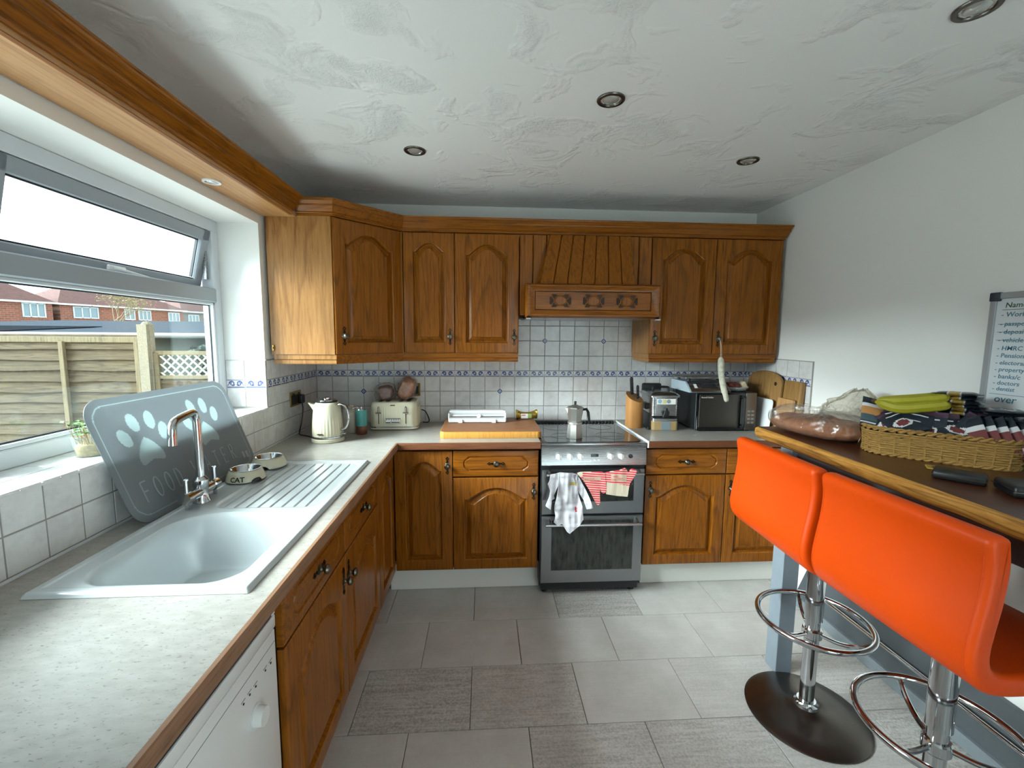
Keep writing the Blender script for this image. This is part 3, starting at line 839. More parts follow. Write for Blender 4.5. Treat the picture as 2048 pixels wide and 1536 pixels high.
# window valance
va = thing('window_valance', 'wooden boxed valance with moulded front above the window', 'valance', (0, -1.7, 2.078))
B().box(.001, .165, -1.25, 1.074, 0, .018).build('soffit_board', 'oak_soffit', va, 0)
VP = [(.150, -.002), (.164, -.002), (.164, .013), (.172, .013), (.176, .016), (.176, .020), (.172, .023), (.190, .051), (.196, .052), (.197, .056), (.193, .058), (.208, .080), (.216, .081), (.218, .085), (.218, .091), (.15, .091)]
m = B(); m.rings([[(x, y, z) for x, z in VP] for y in (-1.25, 1.030)], True, True, True); m.build('front_moulding', 'oak_rail_y', va, 12)
B().box(.001, .15, -1.25, 1.03, .07, .085).build('top_board', 'oak_soffit', va, 0)
def spot(name, label, loc, r, rot=None, rim='steel_dark', group=None, stand=.006):
    s = thing(name, label, 'light', loc, 0, group, rot)
    B().lathe([(r, 0), (r, -stand * .5), (r * .96, -stand), (r * .74, -stand), (r * .70, -.002), (r * .70, 0)], 28, cap0=False, cap1=False).build('bezel', rim, s, 40)
    B().lathe([(r * .72, -.003), (r * .6, .004), (r * .55, .006)], 24, cap0=False, cap1=False).build('gimbal', 'chrome', s, 40)
    B().lathe([(r * .56, .003), (r * .56, -.003), (r * .45, -.006), (.001, -.008)], 24, cap0=True, cap1=False).build('lens', 'lamp_lens', s, 40)
    return s
t = NT('lamp_lens'); t.set(Roughness=.08); t.col(L('C8C8C4')); t.b.inputs['Metallic'].default_value = .5
# ceiling spots
for x, y, lb in ((1.563, -1.333, 'recessed ceiling spotlight nearest the middle of the room'), (.794, -.839, 'recessed ceiling spotlight nearest the window corner'),
                 (2.368, -.854, 'recessed ceiling spotlight above the right hand cabinets'), (2.369, -1.833, 'recessed ceiling spotlight above the breakfast counter')):
    spot('downlight', lb, (x, y, ZC + .0005), .05, rim='steel_dark', group='ceiling spotlights')
spot('valance_light', 'small white rimmed downlight in the valance soffit', (.055, -1.128, 2.0775), .033, rim='brass_rim' if False else 'white_gloss')

# ---------------------------------------------------------------- cooker hood
hd = thing('cooker_hood', 'carved wooden cooker hood canopy above the cooker', 'hood', (1.72, 0, 1.595))
X0, X1 = -.399, .400
def plank(x0, x1, z0, z1, y0, y1):
    # y0 at bottom, y1 at top ; x tuples (bottom, top)
    g = .0015; c = .004
    def q(x, tz): return None
    b0, b1 = x0[0] + g, x1[0] - g; t0, t1 = x0[1] + g, x1[1] - g
    vs = [(b0, y0 + c, z0), (b0 + c, y0, z0), (b1 - c, y0, z0), (b1, y0 + c, z0), (b1, y0 + .014, z0), (b0, y0 + .014, z0),
          (t0, y1 + c, z1), (t0 + c, y1, z1), (t1 - c, y1, z1), (t1, y1 + c, z1), (t1, y1 + .014, z1), (t0, y1 + .014, z1)]
    fs = [(i, (i + 1) % 6, 6 + (i + 1) % 6, 6 + i) for i in range(6)] + [(5, 4, 3, 2, 1, 0), (6, 7, 8, 9, 10, 11)]
    B().add(vs, fs).build('plank', 'oak_door', hd, 0)
zt, zb = 2.084 - 1.595, 1.785 - 1.595
edges = [X0 + (X1 - X0) * i / 10 for i in range(11)]
for a, b in zip(edges[:-1], edges[1:]): plank((a, a), (b, b), 0.02, zt, -.325, -.325)
tb0, tb1, tt0, tt1 = 1.425 - 1.72, 1.985 - 1.72, 1.499 - 1.72, 1.985 - 1.72
for i in range(7):
    f0, f1 = i / 7, (i + 1) / 7
    plank((tb0 + (tb1 - tb0) * f0, tt0 + (tt1 - tt0) * f0), (tb0 + (tb1 - tb0) * f1, tt0 + (tt1 - tt0) * f1), zb, zt, -.452, -.338)
B().add([(tb0, -.445, zb), (tb0, -.325, zb), (tt0, -.326, zt), (tt0, -.33, zt)], [(0, 1, 2, 3)]).add([(tb1, -.445, zb), (tb1, -.325, zb), (tt1, -.326, zt), (tt1, -.33, zt)], [(3, 2, 1, 0)]).build('gusset', 'oak_door', hd, 0)
B().box(X0 + .004, X1 - .004, -.31, -.004, .02, zt).build('housing', 'dark_recess', hd, 0)
B().box(-.365, .385, -.46, -.33, .03, .19).build('canopy_box', 'oak_rail', hd, 0)
ox0, ox1, oz0, oz1 = 1.342 - 1.72, 2.118 - 1.72, 0, .19
ix0, ix1, iz0, iz1 = 1.397 - 1.72, 2.063 - 1.72, .043, .147
def rect(a, b, c, d, y): return [(a, y, c), (b, y, c), (b, y, d), (a, y, d)]
m = B(); m.rings([rect(ox0 + .02, ox1 - .02, oz0, oz1, -.45), rect(ox0, ox1, oz0, oz1, -.475), rect(ox0, ox1, oz0, oz1, -.485), rect(ox0 + .012, ox1 - .012, oz0 + .01, oz1 - .01, -.503), rect(ox0 + .02, ox1 - .02, oz0 + .016, oz1 - .016, -.503),
                  rect(ix0 - .012, ix1 + .012, iz0 - .012, iz1 + .012, -.49), rect(ix0 - .002, ix1 + .002, iz0 - .002, iz1 + .002, -.488), rect(ix0 - .002, ix1 + .002, iz0 - .002, iz1 + .002, -.46)], True)
m.build('frame_moulding', 'oak_rail', hd, 30)
B().box(ix0 + .001, ix1 - .001, -.49, -.462, iz0 + .001, iz1 - .001, .003).build('fascia', 'oak_rail', hd)
for cx in (1.54, 1.73, 1.922):
    cx -= 1.72; cz = .095
    g = B()
    oct_ = [(-.062, -.02), (-.052, -.02), (-.05, -.036), (-.024, -.036), (-.02, -.03), (.02, -.03), (.024, -.036), (.05, -.036), (.052, -.02), (.062, -.02), (.062, .02), (.052, .02), (.05, .036), (.024, .036), (.02, .03), (-.02, .03), (-.024, .036), (-.05, .036), (-.052, .02), (-.062, .02)]
    gr = B().prism([(cx + a, cz + b) for a, b in oct_], -.4905, -.4895, 'y').build('grille', 'dark_recess', hd, 0)  # flat dark plate, shade of the cut-outs put into its colour
    el = [(cx + .036 * math.cos(a), cz + .026 * math.sin(a)) for a in [2 * PI * i / 24 for i in range(24)]]
    f = B().tube([(x, -.492, z) for x, z in el], .0032, 6, True)
    for s in (1, -1):
        for u in (1, -1): f.tube([(cx + s * .034, -.492, cz + u * .004), (cx + s * .044, -.492, cz + u * .016), (cx + s * .052, -.492, cz + u * .034)], .003, 6)
    f.build('fretwork', 'oak_rail', gr, 40)
    B().prism([(cx + (x - cx) * .85, cz + (z - cz) * .85) for x, z in el], -.4925, -.4905, 'y').build('oval', 'oak_door', gr, 0)
for x in (1.358, 2.105): B().box(x - 1.72 - .016, x - 1.72 + .016, -.50, -.47, -.012, 0, .003).build('clip', 'chrome', hd)
B().box(-.36, .38, -.46, -.02, .0, .03).build('filter_panel', 'steel', hd, 0)

# ---------------------------------------------------------------- base units
BZ, DT, BY, LX = .163, .857, -.592, .615
def base_unit(label, x0, x1, drawer, hx, face_only=False):
    u = thing('base_cabinet', label, 'cabinet', (x0, 0, BZ)); w = x1 - x0; H = DT - BZ
    B().box(.001, w - .001, BY + .023, -.012, 0, H).build('carcass', 'dark_recess', u, 0)
    dz = H - .154 if drawer else H
    if drawer: make_drawer(u, w - .004, .146, T(.002, BY, H - .148))
    make_door(u, w - .004, dz - .004, T(.002, BY, .002), (hx if hx > 0 else w + hx, dz - .085))
    return u
base_unit('narrow base cabinet in the corner left of the drawer unit', .6155, .9375, False, -.032)
base_unit('base cabinet with drawer immediately left of the cooker', .9375, 1.4185, True, -.03)
base_unit('base cabinet with drawer immediately right of the cooker', 2.0315, 2.5085, True, .03)
base_unit('base cabinet partly hidden behind the orange bar stool', 2.5085, 2.955, True, .03)
for x0, x1, lb in ((.566, 1.437, 'white plinth board under the cabinets left of the cooker'), (2.03, 2.96, 'white plinth board under the cabinets right of the cooker')):
    p = B().box(x0, x1, -.503, -.487, .001, .158, .002).build('plinth', 'plinth_white'); tag(p, lb, 'plinth')
def side_unit(label, y0, y1, drawer, hy):
    """left run: fronts face +x; y0 nearer the back wall"""
    w = abs(y1 - y0); u = thing('base_cabinet', label, 'cabinet', (0, y1, BZ)); H = DT - BZ
    # low board back and sides only, open top: the sink bowl hangs inside
    m = B().box(.012, LX - .023, .001, .018, 0, H).box(.012, LX - .023, w - .018, w - .001, 0, H).box(.012, LX - .023, .018, w - .018, 0, .018).box(.012, .02, .018, w - .018, .018, H)
    m.build('carcass', 'dark_recess', u, 0)
    M = T(LX, 0, 0) @ R(90, 'Z')
    dz = H - .154 if drawer else H
    if drawer: make_drawer(u, w - .004, .146, M @ T(.002, 0, H - .148))
    make_door(u, w - .004, dz - .004, M @ T(.002, 0, .002), (hy if hy > 0 else w + hy, dz - .085) if hy else None)
    return u
side_unit('narrow corner door panel at the far end of the sink run', -.5935, -.948, False, 0)
side_unit('base cabinet with drawer under the draining board', -.948, -1.442, True, .03)
side_unit('base cabinet with drawer under the sink bowl beside the dishwasher', -1.442, -1.922, True, -.03)
p = B().box(.535, .55, -1.92, -.51, .001, .158, .002).build('plinth', 'oak_rail_y'); tag(p, 'dark wooden plinth under the sink run cabinets', 'plinth')

# ---------------------------------------------------------------- worktops
SX0, SX1, SY0, SY1 = .100, .585, -2.010, -.965
wt = thing('worktop', 'speckled cream L shaped worktop around the sink', 'worktop', (0, 0, ZW))
m = B(); hx0, hx1, hy0, hy1 = SX0 + .02, SX1 - .02, SY0 + .02, SY1 - .02; th = -.038
bk = XW - .012; bf = -DW + .012
m.box(.001, bk, -2.72, hy0, th, 0).box(.001, hx0, hy0, hy1, th, 0).box(hx1, bk, hy0, hy1, th, 0).box(.001, bk, hy1, -.001, th, 0).box(bk, 1.4235, bf, -.001, th, 0)
m.build('surface', 'laminate', wt, 0)
m = B(); m.rings([[(XW - .012, y, .0004), (XW - .003, y, .0002), (XW, y, -.004), (XW, y, -.034), (XW - .004, y, -.038), (XW - .012, y, -.038)] for y in (-2.72, -DW)], True, True, True)
m.build('side_edging', 'oak_edge_y_lit', wt, 40)
m = B(); m.rings([[(x, -DW + .012, .0004), (x, -DW + .003, .0002), (x, -DW, -.004), (x, -DW, -.034), (x, -DW + .004, -.038), (x, -DW + .012, -.038)] for x in (XW - .006, 1.4235)], True, True, True)
m.build('front_edging', 'oak_edge', wt, 40)
B().box(.001, .006, -2.72, -.001, 0, .006).box(.006, 1.4, -.006, -.001, 0, .006).build('sealant', 'white_plastic', wt, 0)
wr = thing('worktop', 'short speckled worktop right of the cooker', 'worktop', (0, 0, ZW))
B().box(2.034, 2.958, bf, -.001, th, 0).build('surface', 'laminate', wr, 0)
m = B(); m.rings([[(x, -DW + .012, .0004), (x, -DW + .003, .0002), (x, -DW, -.004), (x, -DW, -.034), (x, -DW + .004, -.038), (x, -DW + .012, -.038)] for x in (2.034, 2.958)], True, True, True)
m.build('front_edging', 'oak_edge', wr, 40)
B().box(2.0275, 2.0345, -DW, -.01, -.036, .004, .001).build('end_trim', 'white_plastic', wr)

# ---------------------------------------------------------------- sink
def smooth(e0, e1, x):
    x = max(0, min(1, (x - e0) / (e1 - e0))); return x * x * (3 - 2 * x)
def sdrr(x, y, x0, x1, y0, y1, r):
    dx = abs(x - (x0 + x1) / 2) - (x1 - x0) / 2 + r; dy = abs(y - (y0 + y1) / 2) - (y1 - y0) / 2 + r
    return math.hypot(max(dx, 0), max(dy, 0)) + min(max(dx, dy), 0) - r
def sink_h(x, y):
    e = min(x - SX0, SX1 - x, y - SY0, SY1 - y)
    h = .0115 * smooth(-.001, .009, e)                                # rim
    h -= .002 * smooth(.022, .030, e)
    b = sdrr(x, y, .172, .532, -1.972, -1.566, .075)
    cut = (-(x - .235) * .62 + (y + 1.60) * .78)                        # corner cut away for the tap ledge
    hk = max(.045 - abs(b - (cut - .02)), 0) / .045
    b = max(b, cut - .02) + hk * hk * .045 * .25
    if b < .008: h -= .005 * smooth(.008, -.002, b)
    if b < 0: h -= .155 * smooth(0, .055, -b) ** .85 + .012 * smooth(.05, .2, -b)
    d = sdrr(x, y, .215, .555, -1.52, -1.005, .05)                     # drainer
    if d < .01 and b > .01:
        h -= .0035 * smooth(.008, -.004, d)
        ph = (x - .245) / .0385
        if -.3 < ph < 7.3:
            k = round(ph); f = abs(ph - k) * .0385
            h -= .0045 * smooth(.0042, .0012, f) * smooth(.0, .02, -d)
    return h
nx, ny = 242, 262
vs = []; fs = []
for i in range(nx + 1):
    for j in range(ny + 1):
        x = SX0 + (SX1 - SX0) * i / nx; y = SY0 + (SY1 - SY0) * j / ny
        vs.append((x, y, sink_h(x, y)))
for i in range(nx):
    for j in range(ny):
        a = i * (ny + 1) + j; fs.append((a, a + ny + 1, a + ny + 2, a + 1))
sk = thing('kitchen_sink', 'white ceramic sink with a grooved draining board', 'sink', (0, 0, ZW + .0005))
B().add(vs, fs).build('basin', 'sink_white', sk, 80)
m = B().lathe([(.04, 0), (.04, .003), (.03, .004), (.026, .001), (.012, .001)], 24, (.33, -1.80, -.167 + .012)); m.build('waste', 'chrome', sk)
# tap
tp = thing('mixer_tap', 'chrome mixer tap with two levers behind the sink', 'tap', (.148, -1.461, ZW + .0095))
B().lathe([(.027, 0), (.027, .006), (.022, .014), (.021, .05), (.024, .062), (.024, .078), (.017, .086), (.015, .09)], 24).build('body', 'chrome', tp)
sp = bez([(0, 0, .085), (0, 0, .18), (0, 0, .27), (.0, -.004, .296), (.003, -.02, .312), (.008, -.05, .313), (.02, -.125, .306), (.025, -.148, .295), (.026, -.155, .27), (.026, -.156, .235)], 6)
B().tube(sp, .0125, 16).build('spout', 'chrome', tp, 60)
B().tube([(0, .06, .038), (0, -.06, .038)], [.017, .017], 18).build('crossbar', 'chrome', tp)
for s in (1, -1):
    l = B().tube([(0, s * .058, .038), (0, s * .085, .038)], [.02, .019], 18).tube([(0, s * .074, .03), (0, s * .074, .1)], [.0065, .0055], 12).tube([(0, s * .074, .04), (.0, s * .074, -.002)], [.008, .006], 10)
    l.lathe([(.0085, .098), (.0085, .102), (.004, .104)], 12, (0, s * .074, 0)); l.build('lever', 'chrome', tp)

# ---------------------------------------------------------------- cooker
ck = thing('cooker', 'stainless steel electric cooker with a black glass hob', 'cooker', (1.724, 0, 0))
B().box(-.294, .294, -.585, -.02, .06, .885).build('body', 'black_plastic', ck, 0)
B().box(-.285, .285, -.592, -.03, .028, .084).build('plinth', 'black_plastic', ck, 0)
for x in (-.26, .26):
    for y in (-.55, -.06): B().cyl((x, y, .001), (x, y, .06), .018, n=12).build('foot', 'black_plastic', ck)
B().box(-.297, .297, -.622, -.02, .885, .901, .004, 2).build('hob_frame', 'steel', ck)
B().prism(rrect(-.272, .276, -.598, -.055, .02), .901, .904).build('hob_top', 'hob_glass', ck, 0)
for cx, cy, r in ((-.14, -.45, .075), (.14, -.45, .09), (-.14, -.2, .09), (.14, -.2, .075)):
    B().tube([(cx + r * math.cos(2 * PI * i / 40), cy + r * math.sin(2 * PI * i / 40), .9041) for i in range(40)], .0008, 4, True).build('hob_ring', 'steel_dark', ck, 0)
vt = B().box(-.28, .28, -.05, -.024, .901, .914, .002)
for i in range(24): vt.box(-.27 + i * .0232, -.257 + i * .0232, -.054, -.048, .903, .916, .002)
vt.build('rear_vent', 'black_plastic', ck)
m = B(); m.rings([[(x, -.59, .775), (x, -.626, .775), (x, -.630, .78), (x, -.618, .872), (x, -.622, .885), (x, -.59, .885)] for x in (-.296, .296)], True, True, True)
cp = m.build('control_panel', 'steel', ck, 30)
sl = math.degrees(math.atan2(.012, .092))
for i, x in enumerate((1.524, 1.586, 1.645, 1.814, 1.873)):
    M = T(x - 1.724, -.6245, .826) @ R(-sl, 'X') @ R(90, 'X')
    k = B().lathe([(.0165, 0), (.0165, .004), (.0145, .018), (.012, .02), (.002, .0205)], 20, M=M).box(-.0025, .0025, -.015, .015, .004, .023, .001, M=M)
    k.build('knob', 'white_gloss', cp)
M = T(1.93 - 1.724, -.6245, .826) @ R(-sl, 'X') @ R(90, 'X')
B().lathe([(.012, 0), (.012, .003), (.009, .012), (.002, .013)], 16, M=M).build('timer_knob', 'black_plastic', cp)
M = T(1.726 - 1.724, -.6245, .832) @ R(-sl, 'X')
B().box(-.021, .021, -.0015, .002, -.008, .008, M=M).build('display', 'black_gloss', cp, 0)
for k in (-1, 0, 1): B().cyl(M @ Vector((k * .023, -.004, -.026)), M @ Vector((k * .023, .001, -.026)), .003, n=10).build('button', 'white_gloss', cp)
B().box(-.296, .296, -.60, -.588, .06, .775).build('seal', 'black_plastic', ck, 0)
def oven_door(z0, z1, wx0, wx1, wz0, wz1, hz, mat):
    m = B(); y0, y1 = -.622, -.600
    m.rings([rect(-.292, .292, z0, z1, y1), rect(-.292, .292, z0, z1, y0 + .004), rect(-.289, .289, z0 + .003, z1 - .003, y0), rect(wx0, wx1, wz0, wz1, y0), rect(wx0 + .002, wx1 - .002, wz0 + .002, wz1 - .002, y0 + .002), rect(wx0 + .002, wx1 - .002, wz0 + .002, wz1 - .002, y1)], True)
    d = m.build('oven_door', mat, ck, 30)
    B().box(wx0 + .002, wx1 - .002, y0 + .002, y0 + .006, wz0 + .002, wz1 - .002).build('pane', 'oven_glass', d, 0)
    h = B().tube([(-.272, -.664, hz), (.272, -.664, hz)], .0095, 12)
    for x in (-.25, .25): h.tube([(x, -.62, hz + .012), (x, -.64, hz + .010), (x, -.662, hz)], [.011, .01, .009], 8)
    h.build('handle', 'steel', d)
    return d
oven_door(.493, .752, -.235, .232, .565, .735, .735, 'steel_v')
oven_door(.085, .482, -.234, .238, .158, .458, .447, 'steel_v')
# clothes drying on the upper oven handle
def PX(zx, zy):                                       # garment outline units (read off in a flat sketch) -> metres about the handle
    return (zx * .1368 + 1070 - 1095) * .00278 + 1.457, .758 - (zy * .1368 + 870 - 942) * .00291
plain('cotton_white', 'BFBDC2', .9, var=.04, vscale=60)
plain('cotton_red', 'C2303E', .9); plain('cotton_gold', 'B0A060', .8); plain('cotton_grey', '8F8D95', .9)
def cloth_fn(seed, amp, y0, fold=1.0):
    def fn(u, v):
        w = noise.noise((u * 14 * fold, v * 5, seed)) * amp + noise.noise((u * 34 * fold, v * 12, seed + 3)) * amp * .45 + noise.noise((u * 8, v * 40, seed + 9)) * amp * .3
        return (u, y0 - amp + w, v)
    return fn
bg_ = thing('babygrow', 'white patterned babygrow hanging over the oven handle', 'clothing', (0, 0, 0))
body = [(335, 530), (350, 522), (520, 535), (600, 560), (590, 700), (600, 750), (640, 880), (680, 1000), (690, 1100), (700, 1190), (640, 1270), (510, 1395), (470, 1370), (400, 1262), (330, 1285), (280, 1235), (300, 1150), (282, 1050), (285, 980), (310, 850), (330, 700)]
sl1 = [(215, 560), (345, 530), (330, 720), (300, 790), (272, 850), (282, 895), (240, 905), (222, 1040), (150, 992), (200, 855), (215, 780), (178, 690), (208, 640)]
sl2 = [(520, 540), (600, 555), (640, 620), (720, 760), (780, 880), (812, 970), (838, 1022), (740, 1040), (700, 920), (640, 830), (585, 740), (560, 640)]
def dots(seed):
    r = random.Random(seed); ps = [(r.uniform(1.46, 1.72), r.uniform(.42, .76)) for _ in range(16)]
    gx, gz = PX(590, 1050); hx, hz = PX(540, 690)
    def f(u, v):
        if abs(u - gx) < .007 and abs(v - gz) < .016 and (abs(u - gx + (v - gz) * .2) < .005): return 1
        if abs(u - hx) < .02 and abs(v - hz) < .009: return 2
        for a, b in ps:
            if (u - a) ** 2 + (v - b) ** 2 < .0028 ** 2: return 3
        return 0
    return f
cm = ['cotton_white', 'cotton_red', 'cotton_gold', 'cotton_grey']
sheet([PX(*p) for p in body], .0035, cloth_fn(1.3, .018, -.676, 1.3), .004, 'body', cm, bg_, dots(5))
sheet([PX(*p) for p in sl1], .0035, cloth_fn(4.3, .015, -.678, 1.5), .004, 'sleeve', cm, bg_, dots(6))
sheet([PX(*p) for p in sl2], .0035, cloth_fn(7.3, .015, -.682, 1.5), .004, 'sleeve', cm, bg_, dots(7))
t = NT('glove_stripe'); t.set(Roughness=.95); tc = t.add('ShaderNodeTexCoord'); sp_ = t.add('ShaderNodeSeparateXYZ'); t.link(tc.outputs['Object'], sp_.inputs[0])
fr = t.math('FRACT', t.math('MULTIPLY', t.math('ADD', sp_.outputs[2], t.math('MULTIPLY', sp_.outputs[0], .08)), 80))
t.col(t.mix(t.math('GREATER_THAN', fr, .42), L('D9B9A4'), L('CF3A4E')))
t = NT('glove_cuff'); t.set(Roughness=.95); tc = t.add('ShaderNodeTexCoord'); sp_ = t.add('ShaderNodeSeparateXYZ'); t.link(tc.outputs['Object'], sp_.inputs[0])
fr = t.math('FRACT', t.math('MULTIPLY', sp_.outputs[0], 130)); t.col(t.mix(t.ramp(fr, [(.2, (0, 0, 0)), (.6, (1, 1, 1))]), L('A89880'), L('DDD2BC')))
plain('glove_red', 'C8354A', .95); plain('glove_patch', 'C9AE98', .95)
g1 = [(600, 545), (660, 528), (960, 528), (1000, 540), (1010, 600), (1030, 780), (1012, 822), (985, 828), (955, 812), (942, 770), (938, 700), (935, 800), (942, 950), (925, 995), (900, 990), (880, 965), (840, 890), (780, 780), (700, 660), (640, 590)]
def g1m(u, v):
    a = [PX(690, 590), PX(945, 640)]
    if u < PX(640, 0)[0] + .012 and v > PX(0, 590)[1]: return 1
    if a[0][0] < u < a[1][0] and a[1][1] < v < a[0][1]: return 2
    return 0
gl = thing('oven_glove', 'red striped oven glove hanging fingers down next to the babygrow', 'oven glove', (0, 0, 0), 0, 'red striped oven gloves')
sheet([PX(*p) for p in g1], .0035, cloth_fn(11, .005, -.688), .014, 'mitt', ['glove_stripe', 'glove_cuff', 'glove_patch'], gl, g1m)
g2 = [(1005, 545), (1100, 525), (1220, 510), (1300, 478), (1345, 540), (1360, 530), (1400, 493), (1450, 500), (1465, 530), (1440, 590), (1370, 700), (1355, 780), (1340, 880), (1180, 865), (1025, 838), (1030, 760), (1025, 690)]
def g2m(u, v):
    if v < PX(0, 668)[1] - (u - PX(1030, 0)[0]) * .18 and u < PX(1358, 0)[0]: return 1
    a = [PX(1090, 552), PX(1315, 640)]
    if a[0][0] < u < a[1][0] and a[1][1] < v + (u - a[0][0]) * .1 < a[0][1]: return 2
    return 0
gr_ = thing('oven_glove', 'red striped oven glove with its cream ribbed cuff hanging down', 'oven glove', (0, 0, 0), 0, 'red striped oven gloves')
sheet([PX(*p) for p in g2], .0035, cloth_fn(15, .005, -.688), .014, 'mitt', ['glove_stripe', 'glove_cuff', 'glove_patch'], gr_, g2m)
def wtext(body, size, M, name, mat, parent, align='LEFT', shear=0, weight=0):
    vs, fs = text_geo(body, size, align, .0003, shear, weight)
    return B().add(vs, fs, M).build(name, mat, parent, 0)
for root, (zx, zy), rows in ((gr_, (1085, 632), ('Oven  Glove',)), (gr_, (1120, 590), ('BBQ',)), (gl, (700, 625), ('BBQ Oven',)), (gl, (780, 648), ('Glove',))):
    x, z = PX(zx, zy)
    wtext(rows[0], .0125, T(x, -.6995, z - .003) @ R(-6, 'Y') @ R(90, 'X'), 'lettering', 'glove_red', root)

# ---------------------------------------------------------------- dishwasher
dwz = thing('dishwasher', 'white dishwasher under the near end of the worktop', 'dishwasher', (0, -2.23, 0))
B().box(.03, .57, -.298, .298, .02, .73).build('cabinet', 'white_plastic', dwz, 0)
B().box(.57, .60, -.298, .298, .10, .772, .006, 2).build('front_door', 'white_gloss', dwz)
pn = B().box(.57, .602, -.298, .298, .775, .808, .004, 2).box(.57, .585, -.298, .298, .808, .862).box(.585, .602, .285, .298, .808, .855, .003).build('fascia', 'white_gloss', dwz)
B().box(.585, .599, -.285, .284, .809, .856).build('recess_shade', 'gasket', dwz, 0)  # solid dark strip, shade of the handle hollow put into its colour
B().cyl((.6, .19, .633), (.622, .19, .633), .022, .02, 24).build('dial', 'white_gloss', dwz)
B().cyl((.598, .19, .633), (.603, .19, .633), .027, .027, 24).build('dial_ring', 'white_plastic', dwz)
for i, (y, z) in enumerate(((.147, .702), (.172, .702), (.197, .70), (.241, .703), (.266, .702))):
    B().cyl((.6, y, z), (.6015, y, z), .0025, n=8).build('indicator', 'black_plastic', dwz)
    B().box(.6, .6006, y - .008, y + .008, z + .006, z + .008).build('mark', 'grey_paint', dwz, 0)
B().box(.6, .6006, -.29, .29, .741, .7425).build('panel_line', 'grey_paint', dwz, 0)
wtext('BOSCH', .026, T(.6003, -.045, .694) @ R(90, 'Z') @ R(90, 'X'), 'lettering', 'cotton_red', dwz, 'CENTER', 0, .0004)

# ---------------------------------------------------------------- things on the worktops
plain('mill_teal', '4E9C98', .4); plain('mill_brown', '6B3F27', .45); plain('canister_taupe', 'B9AFA0', .4)
wood('beech', 'C08A50', 'B27B43', '99662F', 2, .4, 1.2, .4, .15)
wood('board_top', 'A9714A', '93603D', '6E4226', 0, .5, .9, .4, .4)
wood('board_edge', 'D9A14F', 'C98D3D', 'A2692A', 2, .45, 1.2, .4, .15)
wood('board_oak', 'AE8450', '96703F', '6B4C28', 2, .5, .9, .4, .3)
wood('board_pale', 'C79A68', 'B98B5A', '97693D', 2, .5, .9, .4, .2)
plain('amber_oil', 'A98D62', .3); plain('oil_grey', '7E8A93', .4)
plain('scale_body', 'A9B7C0', .35); plain('meat', '7A3B34', .5, var=.5, vscale=40, bump=.5, bscale=60, bdist=.006)
plain('cheese', 'D9C9A6', .6); plain('sausage_white', 'C9C4B2', .85, var=.25, vscale=50, bump=.4, bscale=60, bdist=.004); plain('string', 'CFC5AE', .9)
plain('crust', 'A05A2C', .7, var=.35, vscale=35, bump=.6, bscale=50, bdist=.006)
plain('crust_seed', '6A3420', .7, var=.6, vscale=90, bump=.8, bscale=120, bdist=.004)
plain('crust_pale', '8E5530', .7, var=.3, vscale=25, bump=.6, bscale=40, bdist=.006)
clear('bag_film', 'FAF9F7', .13, 2.0, .05, 'D8D4CC', .6)
clear('bag_film_milky', 'F4F2EC', .10, 1.6, .14, 'C8C0B0', 1.0)
plain('foil_gold', 'B89A48', .3, .8); plain('paper_white', 'E6E2DA', .7); plain('paper_green', '8FA55A', .7); plain('print_red', 'B03A36', .7)
plain('sticker_blue', '8FB0C6', .5); plain('sticker_yellow', 'C9C48A', .5)
metal('mw_door', '5A5753', .22, None, .2)

# kettle
ke = thing('kettle', 'cream fluted kettle with a chrome handle beside the socket', 'kettle', (.25, -.535, ZW))
B().lathe([(.083, 0), (.086, .004), (.086, .018), (.082, .022)], 40).build('power_base', 'cream', ke)
B().lathe([(.080, .022), (.083, .024), (.083, .032), (.081, .034)], 40).build('band', 'chrome', ke)
def flute(a, z):
    k = smooth(.16, .10, z) * smooth(.03, .05, z) if z < .17 else 0
    return 1 - .022 * k * (.5 - .5 * math.cos(a * 30)) ** .7
B().lathe([(.080, .034), (.081, .045)] + [(.081 - .0125 * ((z - .045) / .15) ** 1.6, z) for z in [.05 + .0125 * i for i in range(12)]] + [(.064, .205), (.058, .214), (.05, .219)], 180, fn=flute).build('jug', 'cream', ke, 70)
B().lathe([(.055, .214), (.055, .222), (.05, .226)], 32).build('collar', 'black_plastic', ke)
B().lathe([(.052, .224), (.048, .230), (.03, .233), (.018, .234), (.018, .241), (.012, .244), (.002, .245)], 32).build('lid', 'chrome', ke)
M = R(185, 'Z')
m = B(); m.rings([[(.062, -.022, .165), (.062, .022, .165), (.06, .02, .205), (.06, -.02, .205)], [(.085, -.010, .196), (.085, .010, .196), (.08, .012, .208), (.08, -.012, .208)], [(.098, -.005, .212), (.098, .005, .212), (.092, .007, .215), (.092, -.007, .215)]], True, True, True, M=M)
m.build('spout', 'cream', ke, 50)
M = R(-12, 'Z')
B().tube([M @ Vector(p) for p in bez([(.058, 0, .198), (.085, 0, .205), (.112, 0, .19), (.124, 0, .15), (.120, 0, .105), (.104, 0, .075), (.078, 0, .066)], 6)], .0105, 12, flat=.75).build('handle', 'chrome', ke, 60)
B().box(.078, .105, -.012, .012, .04, .05, .003, M=M).build('switch', 'chrome', ke)
B().box(-.02, .01, -.0865, -.08, .048, .055, .002, M=R(-6, 'Z')).build('badge', 'pewter', ke)
